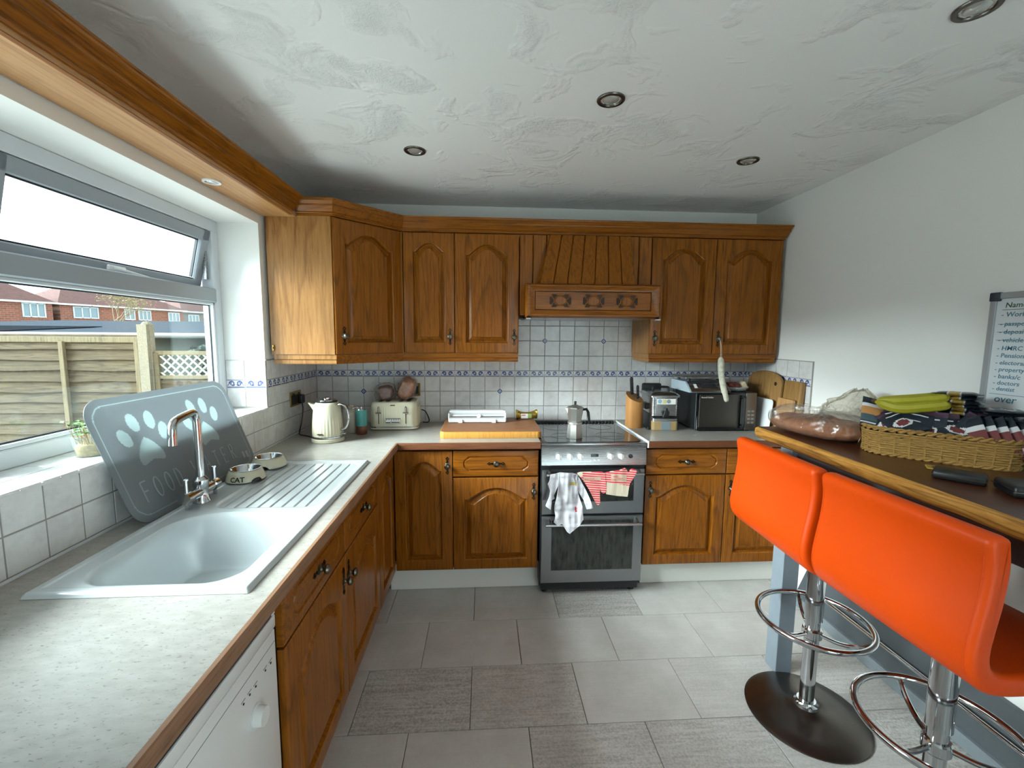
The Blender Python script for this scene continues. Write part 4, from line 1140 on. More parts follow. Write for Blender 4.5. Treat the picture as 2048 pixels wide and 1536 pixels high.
# jar behind the kettle
cn = thing('storage_jar', 'taupe storage jar with wire clip lid between kettle and mill', 'jar', (.315, -.30, ZW))
B().lathe([(.052, 0), (.055, .006), (.055, .115), (.05, .125)], 32).build('pot', 'canister_taupe', cn)
B().lathe([(.05, .125), (.052, .128), (.052, .14), (.04, .150), (.012, .155), (.012, .165), (.002, .168)], 32).build('lid', 'canister_taupe', cn)
B().tube([(.052, -.01, .10), (.062, -.012, .118), (.058, -.01, .14), (.03, -.01, .152)], .0025, 8).tube([(.052, .012, .10), (.064, .012, .118), (.058, .012, .138)], .0025, 8).build('wire_clip', 'chrome', cn)
ml = thing('pepper_mill', 'slim turquoise and brown hand grinder beside the toaster', 'grinder', (.388, -.372, ZW))
B().lathe([(.029, 0), (.031, .003), (.031, .048), (.03, .05)], 28).build('base', 'mill_brown', ml)
B().lathe([(.0305, .05), (.031, .052), (.031, .14), (.028, .146)], 28).build('barrel', 'mill_teal', ml)
B().lathe([(.028, .146), (.026, .15), (.006, .151), (.006, .162), (.002, .163)], 24).build('cap', 'chrome', ml)
B().tube([(0, 0, .158), (-.03, -.002, .157), (-.045, -.003, .152)], .003, 8).build('crank', 'chrome', ml)
# toaster
to = thing('toaster', 'cream four slot toaster with fluted front', 'toaster', (.55, -.165, ZW), math.radians(2))
w, d, h = .148, .112, .172
def rr3(k, z, fl=0):
    pts = []
    base = rrect(-w * k, w * k, -d * k, d * k, .045 * k, 10)
    out = []
    n = len(base)
    for i in range(n):
        a = base[i]; b = base[(i + 1) % n]; L_ = math.hypot(b[0] - a[0], b[1] - a[1]); s = max(1, int(L_ / .004))
        for q in range(s): out.append((a[0] + (b[0] - a[0]) * q / s, a[1] + (b[1] - a[1]) * q / s))
    return out
o0 = rr3(1, 0); acc = 0; arcs = []
for i, p in enumerate(o0):
    arcs.append(acc); q = o0[(i + 1) % len(o0)]; acc += math.hypot(q[0] - p[0], q[1] - p[1])
nf = round(acc / .0145)
rs = []
for z, k, fl in ((.022, 1, 0), (.03, 1, 1), (.06, 1, 1), (.10, .99, 1), (.128, .975, 1), (.135, .97, 0), (.15, .955, 0), (.162, .93, 0), (.169, .90, 0), (.172, .86, 0)):
    ring = []
    for p, s in zip(o0, arcs):
        kk = k - .028 * fl * (.5 - .5 * math.cos(2 * PI * nf * s / acc)) ** .7
        if fl and abs(p[0]) > w * .62 and False: kk = k
        ring.append((p[0] * kk, p[1] * kk, z))
    rs.append(ring)
B().rings(rs, True, True, True).build('housing', 'cream', to, 70)
B().prism(rrect(-w * 1.01, w * 1.01, -d * 1.01, d * 1.01, .046), .004, .016, bev=.003).build('foot_plate', 'cream', to)
B().prism(rrect(-w * 1.0, w * 1.0, -d * 1.0, d * 1.0, .045), .016, .023).build('chrome_band', 'chrome', to)
for x in (-.085, -.04, .04, .085):
    B().box(x - .012, x + .012, -.075, .075, .1712, .1732, .001).build('slot', 'black_plastic', to)
for x in (-.088, .075):
    B().box(x - .0022, x + .0022, -d - .001, -d + .006, .04, .148, .001).build('lever_track', 'black_plastic', to)
    B().box(x - .005, x + .005, -d - .007, -d, .105, .145, .003).box(x - .018, x + .018, -d - .014, -d - .004, .106, .113, .003).build('lever', 'chrome', to)
dl = B().box(-.048, .045, -d - .006, -d + .002, .042, .074, .003).build('browning_panel', 'chrome', to)
for i in range(6): B().box(-.042 + i * .014, -.036 + i * .014, -d - .0068, -d - .005, .062, .07).build('mark', 'grey_paint', dl, 0)
B().box(-.044, .038, -d - .0075, -d - .005, .048, .053, .001).build('slider_track', 'gasket', dl)
B().box(-.018, -.01, -d - .011, -d - .006, .044, .058, .002).build('slider', 'chrome', dl)
B().box(-.02, .012, -d * .955 - .001, -d * .955 + .004, .149, .157, .003).build('badge', 'pewter', to)
cb = B().tube(bez([(.70, -.10, ZW + .10), (.725, -.09, ZW + .085), (.745, -.07, ZW + .03), (.735, -.05, ZW + .006), (.70, -.045, ZW + .006)], 6), .0035, 8).build('power_cable', 'black_plastic')
tag(cb, 'black toaster cable curling down to the worktop', 'cable')
def loaf(name, label, loc, sc, rot, mat, seed, fs=1.14):
    g = thing(name, label, 'bread', loc, 0, 'bread bags on the toaster', rot)
    def sup(k, amp, frq):
        rs = []
        for i in range(25):
            a = PI * i / 24; ring = []
            for j in range(40):
                t_ = 2 * PI * j / 40
                e = lambda c, p: math.copysign(abs(c) ** p, c)
                p = Vector((e(math.sin(a), .7) * e(math.cos(t_), .75) * sc[0], e(math.sin(a), .7) * e(math.sin(t_), .75) * sc[1], -e(math.cos(a), .75) * sc[2])) * k
                q = p * frq
                p *= 1 + amp * noise.noise((q.x + seed, q.y, q.z)) + amp * .7 * noise.noise((q.x * 2.7, q.y * 2.7 + seed, q.z * 2.7))
                ring.append(tuple(p))
            rs.append(ring)
        return rs
    B().rings(sup(1, .10, 26), True).build('loaf', mat, g, 80)
    B().rings(sup(fs, .13, 34), True).build('bag', 'bag_film', g, 30)
    return g
loaf('bagged_loaf', 'bag of seeded bread resting on the left toaster slots', (.485, -.165, 1.129), (.05, .055, .046), (0, -.12, 0), 'crust_seed', 2.0, 1.30)
loaf('bagged_loaf', 'bag of crusty bread resting on the right toaster slots', (.622, -.165, 1.155), (.046, .055, .07), (0, .38, 0), 'crust', 5.0, 1.14)
# sockets
def socket(label, M):
    s = thing('wall_socket', label, 'socket', (0, 0, 0)); s.matrix_world = M
    B().box(-.073, .073, -.007, 0, -.043, .043, .002).build('plate', 'brass', s)
    for x in (-.036, .036):
        B().box(x - .026, x + .026, -.009, -.006, -.03, .022, .001).build('insert', 'black_plastic', s)
        B().box(x - .006, x + .006, -.012, -.007, .02, .034, .001).build('switch', 'black_plastic', s)
    return s
socket('brass double wall socket beside the window with a plug in it', T(.001, -.345, 1.116) @ R(90, 'Z'))
socket('brass double wall socket partly hidden behind the toaster bread', T(.608, -.001, 1.128))
pl = thing('kettle_plug', 'black plug and cable running from the wall socket to kettle', 'plug', (.011, -.309, 1.108))
B().box(0, .026, -.024, .024, -.026, .026, .008, 2).build('plug_body', 'black_plastic', pl)
B().tube(bez([(.015, 0, -.024), (.018, 0, -.06), (.014, -.01, -.12), (.014, -.05, -.185), (.03, -.09, -.196), (.09, -.13, -.197), (.155, -.185, -.197)], 8), .0038, 8).build('cable', 'black_plastic', pl)
# chopping board + dispenser + butter
bd = thing('chopping_board', 'thick end grain chopping board on the worktop left of cooker', 'chopping board', (1.151, -.29, ZW))
B().prism(rrect(-.292, .292, -.223, .223, .03, 8), .0, .037, bev=.003).build('block', 'board_edge', bd)
x = -.288
cuts = [-.288, -.19, -.075, .03, .14, .215, .288]
for a, b in zip(cuts[:-1], cuts[1:]):
    e = .0005
    pts = [(a, -.195), (a + .024, -.217), (b, -.217), (b, .217), (a + .024, .217), (a, .195)] if a == -.288 else [(a, -.217), (b - .024, -.217), (b, -.195), (b, .195), (b - .024, .217), (a, .217)] if b == .288 else [(a, -.217), (b, -.217), (b, .217), (a, .217)]
    B().prism([(p[0], p[1]) for p in pts], .0365, .0385).build('stave', 'board_top', bd, 0)
dp = thing('film_dispenser', 'white plastic cling film dispenser lying on the chopping board', 'dispenser', (1.068, -.185, ZW + .0388))
m = B(); m.rings([[(x, -.055, 0), (x, -.062, .004), (x, -.062, .026), (x, -.04, .03), (x, -.03, .046), (x, .0, .05), (x, .005, .066), (x, .055, .066), (x, .06, .05), (x, .06, 0)] for x in (-.178, .178)], True, True, True)
m.build('tray', 'white_plastic', dp, 30)
B().box(-.17, .17, -.0425, -.034, .031, .037, .001).build('cutting_bar', 'steel', dp)
for x in (-.182, .176): B().box(x, x + .008, -.05, .06, .004, .058, .003).build('end_cap', 'white_gloss', dp)
for x in (-.105, .105): B().box(x - .013, x + .013, -.07, -.06, -.0005, .02, .002).build('clip', 'white_gloss', dp)
B().lathe([(.014, 0), (.013, .006), (.002, .007)], 20, M=T(.01, -.04, .038) @ R(60, 'X')).build('slider', 'white_gloss', dp)
B().box(-.17, .17, .004, .05, .064, .068, .002).build('lid', 'white_gloss', dp)
bu = thing('butter_packet', 'opened gold foil butter packet on the chopping board corner', 'packet', (1.39, -.13, ZW + .0388), math.radians(4))
n = 14; rs = []
for i in range(n + 1):
    x = -.07 + .14 * i / n; k = abs(x) / .07
    ring = []
    for j in range(12):
        a = 2 * PI * j / 12; rr = 1 + .25 * k * noise.noise((x * 90, math.cos(a) * 3, math.sin(a) * 3))
        ring.append((x, .022 * rr * math.cos(a) * (1 + .2 * k), .0255 + (.022 + .010 * k * k) * rr * math.sin(a) + .008 * k * k))
    rs.append(ring)
B().rings(rs, True, True, True).build('wrapper', 'foil_gold', bu, 0)
B().box(-.04, .005, -.0262, -.022, .01, .04).build('label', 'paper_white', bu, 0)
B().box(.006, .03, -.0258, -.022, .012, .04).build('label_side', 'paper_green', bu, 0)
B().box(-.036, -.01, -.0266, -.025, .028, .034).build('lettering', 'print_red', bu, 0)
# moka pot
mk = thing('moka_pot', 'octagonal aluminium moka coffee pot on the hob', 'coffee pot', (1.637, -.495, .9042))
B().lathe([(.046, 0), (.047, .004), (.041, .075), (.038, .082)], 8).build('boiler', 'aluminium', mk, 20)
B().lathe([(.04, .082), (.042, .084), (.042, .094), (.038, .097)], 24).build('collar', 'aluminium', mk)
m = B().lathe([(.037, .097), (.05, .172), (.051, .175)], 8)
m.rings([[(-.045, -.012, .145), (-.045, .012, .145), (-.044, .016, .175), (-.044, -.016, .175)], [(-.058, -.003, .176), (-.058, .003, .176), (-.056, .005, .177), (-.056, -.005, .177)]], True, True, True)
m.build('pot', 'aluminium', mk, 20)
B().lathe([(.05, .175), (.046, .181), (.014, .193), (.006, .195)], 8).build('lid', 'aluminium', mk, 20)
B().lathe([(.005, .194), (.007, .199), (.008, .21), (.006, .214), (.001, .215)], 12).build('lid_knob', 'black_plastic', mk)
B().tube([(.046, 0, .165), (.066, -.004, .168), (.076, -.006, .15), (.081, -.007, .11), (.083, -.007, .085)], [.007, .008, .008, .0075, .006], 8).build('handle', 'black_plastic', mk)
# knife block
kb = thing('knife_block', 'oval wooden knife block with a slanted top', 'knife block', (2.085, -.215, ZW))
n = 32; r0 = []; r1 = []
for i in range(n):
    a = 2 * PI * i / n; x = .053 * math.copysign(abs(math.cos(a)) ** .8, math.cos(a)); y = .05 * math.copysign(abs(math.sin(a)) ** .8, math.sin(a))
    r0.append((x, y, 0)); r1.append((x * 1.02, y * 1.02, .197 - x * .32 + y * .5))
B().rings([r0, r1], True, True, True).build('block', 'beech', kb, 50)
for lb, x, y, L_, s in (('large black handled knife in the knife block', -.014, .012, .105, 1.0), ('small black handled knife in the knife block', .016, -.018, .08, .82)):
    kn = thing('kitchen_knife', lb, 'knife', (2.085 + x, -.215 + y, ZW + .192 - x * .32 + y * .5), 0, None, (math.radians(6), math.radians(-6), 0))
    B().box(-.009 * s, .009 * s, -.012 * s, .012 * s, .012, .012 + L_, .004, 2).sphere((0, -.002, .012 + L_), .0125 * s, 12, 8, (.75, 1.1, .9)).build('handle', 'black_plastic', kn)
    B().box(-.0012, .0012, -.011 * s, .011 * s, -.12, .013).build('blade', 'steel', kn, 0)
    B().box(-.0085 * s, .0085 * s, -.012 * s, .012 * s, .006, .0125, .001).build('bolster', 'steel', kn)
    for q in (.2, .5, .8): B().cyl((-.003, -.0128 * s, .012 + L_ * q), (-.003, -.011 * s, .012 + L_ * q), .003, n=10).build('rivet', 'chrome', kn)
# deep fryer
df = thing('deep_fryer', 'stainless steel deep fat fryer with oil drawer', 'fryer', (2.252, -.205, ZW), math.radians(-3))
B().prism(rrect(-.085, .085, -.12, .12, .025), .002, .21).build('casing', 'steel', df, 30)
B().prism(rrect(-.09, .09, -.105, .125, .03), .0, .10).build('base_shell', 'black_plastic', df, 30)
m = B(); m.rings([[(p[0] * k, p[1] * k, z + (p[1] > 0) * .0) for p in rrect(-.094, .094, -.128, .125, .02)] for k, z in ((1, .209), (1.0, .216), (.97, .222), (.80, .234), (.6, .238))], True, True, True)
m.build('lid', 'steel', df, 40)
B().tube(bez([(-.05, -.02, .232), (-.05, -.02, .258), (-.03, -.02, .264), (.03, -.02, .264), (.05, -.02, .258), (.05, -.02, .232)], 5), .008, 10).build('lid_handle', 'black_plastic', df)
B().box(-.08, .05, .10, .135, .19, .275, .012, 2).build('rear_housing', 'black_plastic', df)
B().box(-.102, -.082, -.04, .05, .12, .16, .006).build('side_grip', 'black_plastic', df)
B().box(-.055, .062, -.1215, -.12, .165, .200).build('sticker', 'paper_white', df, 0)
B().cyl((-.038, -.1225, .184), (-.038, -.121, .184), .013, n=18).build('sticker_print', 'sticker_blue', df, 0)
B().cyl((.018, -.1225, .184), (.018, -.121, .184), .013, n=18).build('sticker_print', 'grey_paint', df, 0)
B().box(-.018, .002, -.1225, -.121, .17, .196).build('sticker_print', 'sticker_yellow', df, 0)
B().cyl((.0, -.12, .112), (.0, -.133, .112), .021, n=20).prism([(-.02, .085), (.02, .085), (.006, .145), (-.006, .145)], -.142, -.12, 'y', bev=.004).build('dial', 'black_plastic', df)
B().box(-.084, .084, -.126, -.11, .076, .092, .004).build('band', 'black_plastic', df)
B().prism(rrect(-.082, .082, -.130, .0, .02), .058, .076).build('drawer_rim', 'steel', df, 30)
B().prism(rrect(-.082, .082, -.130, .0, .02), .002, .058).build('oil_drawer', 'amber_oil', df, 30)
B().box(-.025, .032, -.1312, -.128, .002, .057).build('drawer_window', 'oil_grey', df, 0)
B().box(-.106, -.082, -.11, -.07, 0, .018, .004).build('foot', 'black_plastic', df)
wtext('T E F A L', .012, T(.0, -.1307, .062) @ R(90, 'X'), 'lettering', 'grey_paint', df, 'CENTER')
# microwave
mw = thing('microwave', 'black and steel microwave oven in the right corner', 'microwave', (2.616, -.215, ZW))
B().box(-.19, .191, -.14, .16, .008, .243, .004).build('casing', 'black_plastic', mw)
for x in (-.16, .16):
    for y in (-.12, .13): B().cyl((x, y, 0), (x, y, .01), .012, n=10).build('foot', 'black_plastic', mw)
dr = B().box(-.19, .118, -.158, -.141, .008, .243, .003).build('oven_door', 'black_gloss', mw)
B().box(-.178, .082, -.1595, -.157, .03, .232, .001).build('window', 'mw_door', dr)
m = B().tube(bez([(.096, -.158, .215), (.096, -.182, .21), (.096, -.186, .12), (.096, -.182, .035), (.096, -.158, .03)], 6), .009, 10); m.build('handle', 'black_plastic', dr)
cpn = B().box(.12, .191, -.158, -.141, .008, .243, .003).build('control_panel', 'steel_dark', mw)
for i in range(4):
    for j in range(2): B().box(.135 + j * .024, .152 + j * .024, -.1592, -.157, .05 + i * .024, .062 + i * .024).build('button', 'grey_paint', cpn, 0)
wtext('Russell Hobbs', .0135, T(-.168, -.1597, .211) @ R(90, 'X'), 'lettering', 'paper_white', mw)
# scale and plate on the microwave
sc_ = thing('kitchen_scale', 'grey digital kitchen scale standing on the microwave', 'scale', (2.525, -.215, ZW + .2435))
m = B(); m.rings([[(x, -.145, 0), (x, -.15, .006), (x, -.075, .062), (x, .13, .062), (x, .13, 0)] for x in (-.145, .115)], True, True, True)
m.build('body', 'scale_body', sc_, 30)
B().prism([(-.15, .004), (-.0745, .0605), (-.0765, .0635), (-.153, .007)], -.135, .11, 'x').build('control_panel', 'steel', sc_, 0)
B().prism([(-.125, .024), (-.095, .046), (-.0965, .049), (-.1275, .027)], -.06, .04, 'x').build('display', 'gasket', sc_, 0)
B().prism([(-.125, .024), (-.095, .046), (-.0965, .049), (-.1275, .027)], -.105, -.085, 'x').build('button', 'white_plastic', sc_, 0)
B().box(-.155, .125, -.10, .135, .082, .094, .003).build('weighing_plate', 'steel', sc_)
for x in (-.11, .08):
    for y in (-.05, .09): B().cyl((x, y, .06), (x, y, .084), .01, n=10).build('support', 'black_plastic', sc_)
pt = thing('plate', 'shallow white plate on the microwave beside the scale', 'plate', (2.728, -.255, ZW + .2435))
B().lathe([(.045, 0), (.05, .003), (.078, .026), (.08, .028), (.077, .028), (.048, .006), (.001, .005)], 36).build('dish', 'white_gloss', pt, 60)
cr = B()
for i in range(8):
    a = -PI / 2 + (i - 3.5) * .12; cr.sphere((.069 * math.cos(a), .069 * math.sin(a) - .002, .014), .006, 8, 6)
cr.build('painted_crest', 'grey_paint', pt)
fd = thing('cold_meat', 'lump of dark red meat on the white plate', 'meat', (2.715, -.245, ZW + .2435 + .031))
B().sphere((0, 0, 0), 1, 28, 18, (.055, .045, .024), disp=lambda p: .35 * noise.noise((p.x * 40, p.y * 40, p.z * 50))).build('meat', 'meat', fd, 80)
chs = B().prism([(-.018, -.015), (.025, -.018), (.03, -.012), (.01, .03), (-.005, .03)], -.02, .022, 'y', bev=.003).build('cheese_wedge', 'cheese', None, 40, (2.772, -.262, ZW + .2435 + .032)); tag(chs, 'pale cheese wedge on the plate next to the meat', 'cheese')
# hanging sausage
sg = thing('cured_sausage', 'white cured sausage hanging on string from a cabinet knob', 'sausage', (2.554, -.36, 1.467))
B().tube([(0, .006, .012), (0, -.004, .004), (.004, -.006, -.05), (.006, -.006, -.10)], .0015, 6).tube([(.002, -.004, .0), (.010, -.007, -.05), (.012, -.007, -.10)], .0013, 6).build('string', 'string', sg)
B().tube(bez([(.006, -.008, -.095), (.008, -.009, -.12), (.012, -.010, -.18), (.022, -.010, -.24), (.038, -.010, -.30), (.055, -.009, -.36), (.060, -.009, -.375)], 5), [.005] + [.010, .013, .0155, .0165] + [.0175] * 20 + [.016, .0145, .012, .009, .006, .003], 14).build('sausage', 'sausage_white', sg, 70)
B().tube(bez([(.008, -.012, -.10), (.022, -.014, -.13), (.028, -.014, -.16)], 5), .005, 8).build('casing_end', 'sausage_white', sg)
# boards against the right wall
def wall_board(name, label, poly, x0, x1, mat, hole=None, loc=(0, 0, 0), rot=None):
    b = thing(name, label, 'chopping board', loc, 0, None, rot)
    B().prism(poly, x0, x1, 'x', bev=.003).build('slab', mat, b, 40)
    if hole: B().cyl((x0 - .0008, hole[0], hole[1]), (x0 + .002, hole[0], hole[1]), .012, n=16).build('hole', 'dark_recess', b, 0)
    return b
arch = [(-.44, 0), (-.10, 0), (-.10, .30)] + [(-.27 + .17 * math.cos(a), .30 + .075 * math.sin(a)) for a in [PI * i / 12 for i in range(1, 12)]] + [(-.44, .30)]
wall_board('arched_chopping_board', 'round topped wooden chopping board leaning behind the microwave', [(y, z) for y, z in arch], 0, .018, 'board_oak', (-.385, .30), (2.893, 0, ZW + .002), (0, .06, 0))
wall_board('chopping_board', 'tall narrow wooden board leaning against the tiled right wall', rrect(-.585, -.445, 0, .33, .012, 4), 0, .03, 'board_oak', None, (2.906, 0, ZW + .002), (0, .06, 0))
wall_board('chopping_board', 'shorter pale wooden board in front of the tall board', rrect(-.575, -.44, 0, .225, .01, 4), 0, .018, 'board_pale', None, (2.878, 0, ZW + .002), (0, .06, 0))
wall_board('cutting_sheet', 'thin white plastic cutting board beside the microwave', rrect(-.425, -.23, 0, .205, .02, 5), 0, .006, 'white_plastic', None, (2.855, 0, ZW + .002), (0, .10, 0))
pg = thing('loose_plug', 'small black and white plug lying beside the microwave', 'plug', (2.842, -.50, ZW))
B().box(-.016, .016, -.02, .02, 0, .034, .006, 2).build('body', 'white_plastic', pg)
B().tube(bez([(-.01, .01, .02), (-.025, .012, .035), (-.03, .0, .03), (-.02, -.012, .012)], 4), .007, 8).build('cable', 'black_plastic', pg)

# ---------------------------------------------------------------- breakfast counter
ct = thing('breakfast_counter', 'dark stained wooden counter with a pale live edge', 'counter', (0, 0, 0))
CZ = 1.07; CY0, CY1 = -3.05, -1.0
def cfx(y): return 2.397 + (y + 1.0) * .043
n = 60; rs = []; ts = []
for i in range(n + 1):
    y = CY1 + (CY0 - CY1) * i / n; x = cfx(y)
    w = .006 * noise.noise((0, y * 5, 1)); w2 = .006 * noise.noise((3, y * 8, 1))
    rs.append([(x + .012, y, CZ), (x + .002 + w, y, CZ - .006), (x - .001 + w, y, CZ - .02), (x + .006 + w2, y, CZ - .042), (x + .02 + w2, y, CZ - .052), (x + .06, y, CZ - .052), (x + .06, y, CZ - .001), (x + .03, y, CZ - .0003)])
B().rings(rs, True, True, True).build('live_edge', 'counter_edge', ct, 50)
B().prism([(cfx(CY1) + .014, CY1), (XR - .001, CY1), (XR - .001, CY0), (cfx(CY0) + .014, CY0)][::-1], CZ - .05, CZ).build('top', 'counter_top', ct, 0)
for y in (-1.21, -2.85):
    B().box(2.407, 2.48, y - .036, y + .036, .001, CZ - .052, .002).build('leg', 'grey_paint', ct)
B().box(2.43, 2.475, -2.81, -1.25, CZ - .14, CZ - .052, .002).build('rail', 'grey_dark_and_shaded', ct)  # same grey as the legs, counter's shade put into the darker colour

# ---------------------------------------------------------------- bar stools
def make_stool(label, loc, rz):
    s = thing('bar_stool', label, 'stool', loc, rz, 'orange bar stools')
    B().lathe([(.214, 0), (.215, .004), (.205, .009), (.15, .017), (.08, .028), (.05, .036), (.04, .042)], 56).build('base', 'steel_dark', s, 40)
    B().lathe([(.044, .036), (.042, .05), (.036, .056), (.033, .062)], 28).build('base_collar', 'chrome', s)
    B().tube([(0, 0, .05), (0, 0, .40)], .0255, 24).build('lower_column', 'chrome', s)
    B().tube([(0, 0, .40), (0, 0, .685)], .031, 24).build('upper_column', 'chrome', s)
    B().lathe([(.03, .325), (.034, .33), (.034, .36), (.03, .365)], 24).build('ring_collar', 'chrome', s)
    fr = B().tube([(.19 * math.cos(2 * PI * i / 56), .19 * math.sin(2 * PI * i / 56), .40) for i in range(56)], .0105, 10, True)
    fr.build('foot_ring', 'chrome', s, 60)
    for a in (70, 190, 310):
        c, q = math.cos(math.radians(a)), math.sin(math.radians(a))
        B().tube(bez([(.03 * c, .03 * q, .345), (.09 * c, .09 * q, .345), (.15 * c, .15 * q, .365), (.19 * c, .19 * q, .398)], 5), .0075, 10).build('spoke', 'chrome', s)
    B().box(-.1, .1, -.1, .1, .683, .692, .003).build('mount_plate', 'steel_dark', s)
    cl = [(-.196, 1.058), (-.188, 1.0), (-.192, .93), (-.203, .86), (-.209, .81), (-.205, .772), (-.185, .742), (-.145, .726), (-.06, .722), (.05, .722), (.13, .724), (.19, .716)]
    cl = [(p[0], p[1]) for p in bez([(a, b, 0) for a, b in cl], 4)]
    th = .027; lf = []; rt = []
    for i, (x, z) in enumerate(cl):
        a = cl[max(i - 1, 0)]; b = cl[min(i + 1, len(cl) - 1)]; L_ = math.hypot(b[0] - a[0], b[1] - a[1])
        nx, nz = -(b[1] - a[1]) / L_, (b[0] - a[0]) / L_
        lf.append((x + nx * th, z + nz * th)); rt.append((x - nx * th, z - nz * th))
    cap0 = [(cl[0][0] + th * math.cos(a), cl[0][1] + th * .55 * math.sin(a)) for a in [PI * k / 6 for k in range(1, 6)]]
    cap1 = [(cl[-1][0] + th * .8 * math.sin(a), cl[-1][1] - th * math.cos(a)) for a in [PI * k / 6 for k in range(1, 6)]]
    # closed outline: outer side down, nose, inner side back up, top
    outl = rt + cap1 + lf[::-1] + cap0
    if True:
        # order: rt from top to nose (outer/under side), around the nose, lf back up, around the top
        pass
    b = bmesh.new()
    hw = .233
    v0 = [b.verts.new((x, -hw, z)) for x, z in outl]; v1 = [b.verts.new((x, hw, z)) for x, z in outl]
    f0 = b.faces.new(v0); f1 = b.faces.new(v1[::-1]); N = len(outl)
    for i in range(N): b.faces.new((v0[i], v0[(i + 1) % N], v1[(i + 1) % N], v1[i]))
    bmesh.ops.recalc_face_normals(b, faces=b.faces[:])
    bmesh.ops.bevel(b, geom=list(set(f0.edges) | set(f1.edges)), offset=.016, segments=4, affect='EDGES', profile=.5)
    bmesh.ops.triangulate(b, faces=[f for f in b.faces if len(f.verts) > 4])
    m = B(); m.bm(b); m.build('seat_shell', 'orange_vinyl', s, 60)
    for sd in (-1, 1):
        B().tube([(x - .0002, sd * (hw - .016), z) for x, z in rt[2:22]], .0012, 5).build('stitching', 'orange_vinyl', s)
    return s
st1 = make_stool('orange vinyl bar stool nearer the cooker', (2.392, -1.45, .0012), math.radians(-2))
st2 = dup(st1, (2.392, -1.925, .0012), (0, 0, math.radians(1)), 'orange vinyl bar stool nearest the camera')

# ---------------------------------------------------------------- bread on the counter
def slab_loaf():
    g = thing('bagged_bread', 'large flat brown loaf in a clear bag on the counter', 'bread', (2.570, -1.18, CZ), math.radians(8))
    N = 96; M_ = 36; rs = []; r2 = []
    for i in range(M_ + 1):
        f = i / M_; a = PI * f; ring = []; ring2 = []
        for j in range(N):
            t_ = 2 * PI * j / N; sx = .125 * math.copysign(abs(math.cos(t_)) ** .75, math.cos(t_)); sy = .205 * math.copysign(abs(math.sin(t_)) ** .75, math.sin(t_))
            k = math.sin(a) ** .45 if 0 < f < 1 else 0.0
            z = .037 - .037 * math.cos(a)
            nz = noise.noise((sx * 16, sy * 16, z * 30)) * .05
            ring.append((sx * k * (1 + nz), sy * k * (1 + nz), .003 + z * (1 + 2.2 * nz)))
            n2 = noise.noise((sx * 12 + 4, sy * 12, z * 20)) * .10 + .11 * (.5 - abs(noise.noise((sx * 22 + sy * 9, sy * 26, z * 34)))) + .03 * noise.noise((sx * 70, sy * 70, z * 80))
            ring2.append((sx * k * (1.07 + n2), sy * k * (1.07 + n2), .001 + z * (1.10 + 4.0 * max(n2, 0) + .35 * (1 - abs(math.cos(t_))))))
        rs.append(ring); r2.append(ring2)
    B().rings(rs, True).build('loaf', 'crust_pale', g, 80)
    B().rings(r2, True).build('bag', 'bag_film', g, 22)
slab_loaf()
bg2 = thing('crumpled_bag', 'crumpled clear plastic bag behind the bagged loaf', 'bag', (2.80, -1.03, CZ))
rs = []
for i in range(31):
    f = i / 30; ring = []
    rr = (.03 + .08 * math.sin(PI * min(1, f * .9 + .12)) ** .8) * (1 - .3 * f)
    for j in range(72):
        a = 2 * PI * j / 72; w = .85 + .55 * abs(noise.noise((math.cos(a) * 3, math.sin(a) * 3, f * 4))) + .22 * abs(noise.noise((math.cos(a) * 8, math.sin(a) * 8, f * 9)))
        ring.append((rr * w * math.cos(a) * .9, rr * w * math.sin(a) * 1.3 - .09 * f, .002 + .185 * f + .03 * noise.noise((math.cos(a) * 2, math.sin(a) * 2, f * 3)) * f))
    rs.append(ring)
B().rings(rs, True, True, True).build('film', 'bag_film_milky', bg2, 20)

# ---------------------------------------------------------------- basket of pouches
wood('rope', 'B08B50', '9A7640', '5E421F', 0, .9, 3, .2, .4)
plain('kraft', 'A88A6C', .8)
BC = Vector((2.726, -1.532, CZ)); BA = math.atan2(-.686, .727)
bk = thing('wicker_basket', 'woven rope basket full of pouches on the counter', 'basket', tuple(BC), BA)
def oval(hx, hy, r, n=120):
    base = rrect(-hx, hx, -hy, hy, r, 14); pts = []
    acc = [0]
    for i in range(len(base)):
        a, b = base[i], base[(i + 1) % len(base)]; acc.append(acc[-1] + math.hypot(b[0] - a[0], b[1] - a[1]))
    out = []
    k = 0
    for q in range(n):
        s = acc[-1] * q / n
        while acc[k + 1] < s: k += 1
        t_ = (s - acc[k]) / max(1e-9, acc[k + 1] - acc[k]); a, b = base[k % len(base)], base[(k + 1) % len(base)]
        out.append((a[0] + (b[0] - a[0]) * t_, a[1] + (b[1] - a[1]) * t_))
    return out
NB = 168
for k in range(10):
    z = .012 + .0078 * k; g = .006 * k / 10
    path = []
    for i, (x, y) in enumerate(oval(.200 + g, .108 + g, .075, NB)):
        w = .0022 * math.sin(2 * PI * i / 6 + PI * k); L_ = math.hypot(x, y)
        path.append((x + x / L_ * w, y + y / L_ * w, z + .0012 * noise.noise((i * .6, k, 0))))
    B().tube(path, .0040, 5, True).build('weave_strand', 'rope', bk, 60)
for i, (x, y) in enumerate(oval(.203, .111, .075, 28)):
    B().tube([(x * .985, y * .985, .004), (x * 1.005, y * 1.005, .05), (x * 1.02, y * 1.02, .092)], .0035, 5).build('stake', 'rope', bk, 60)
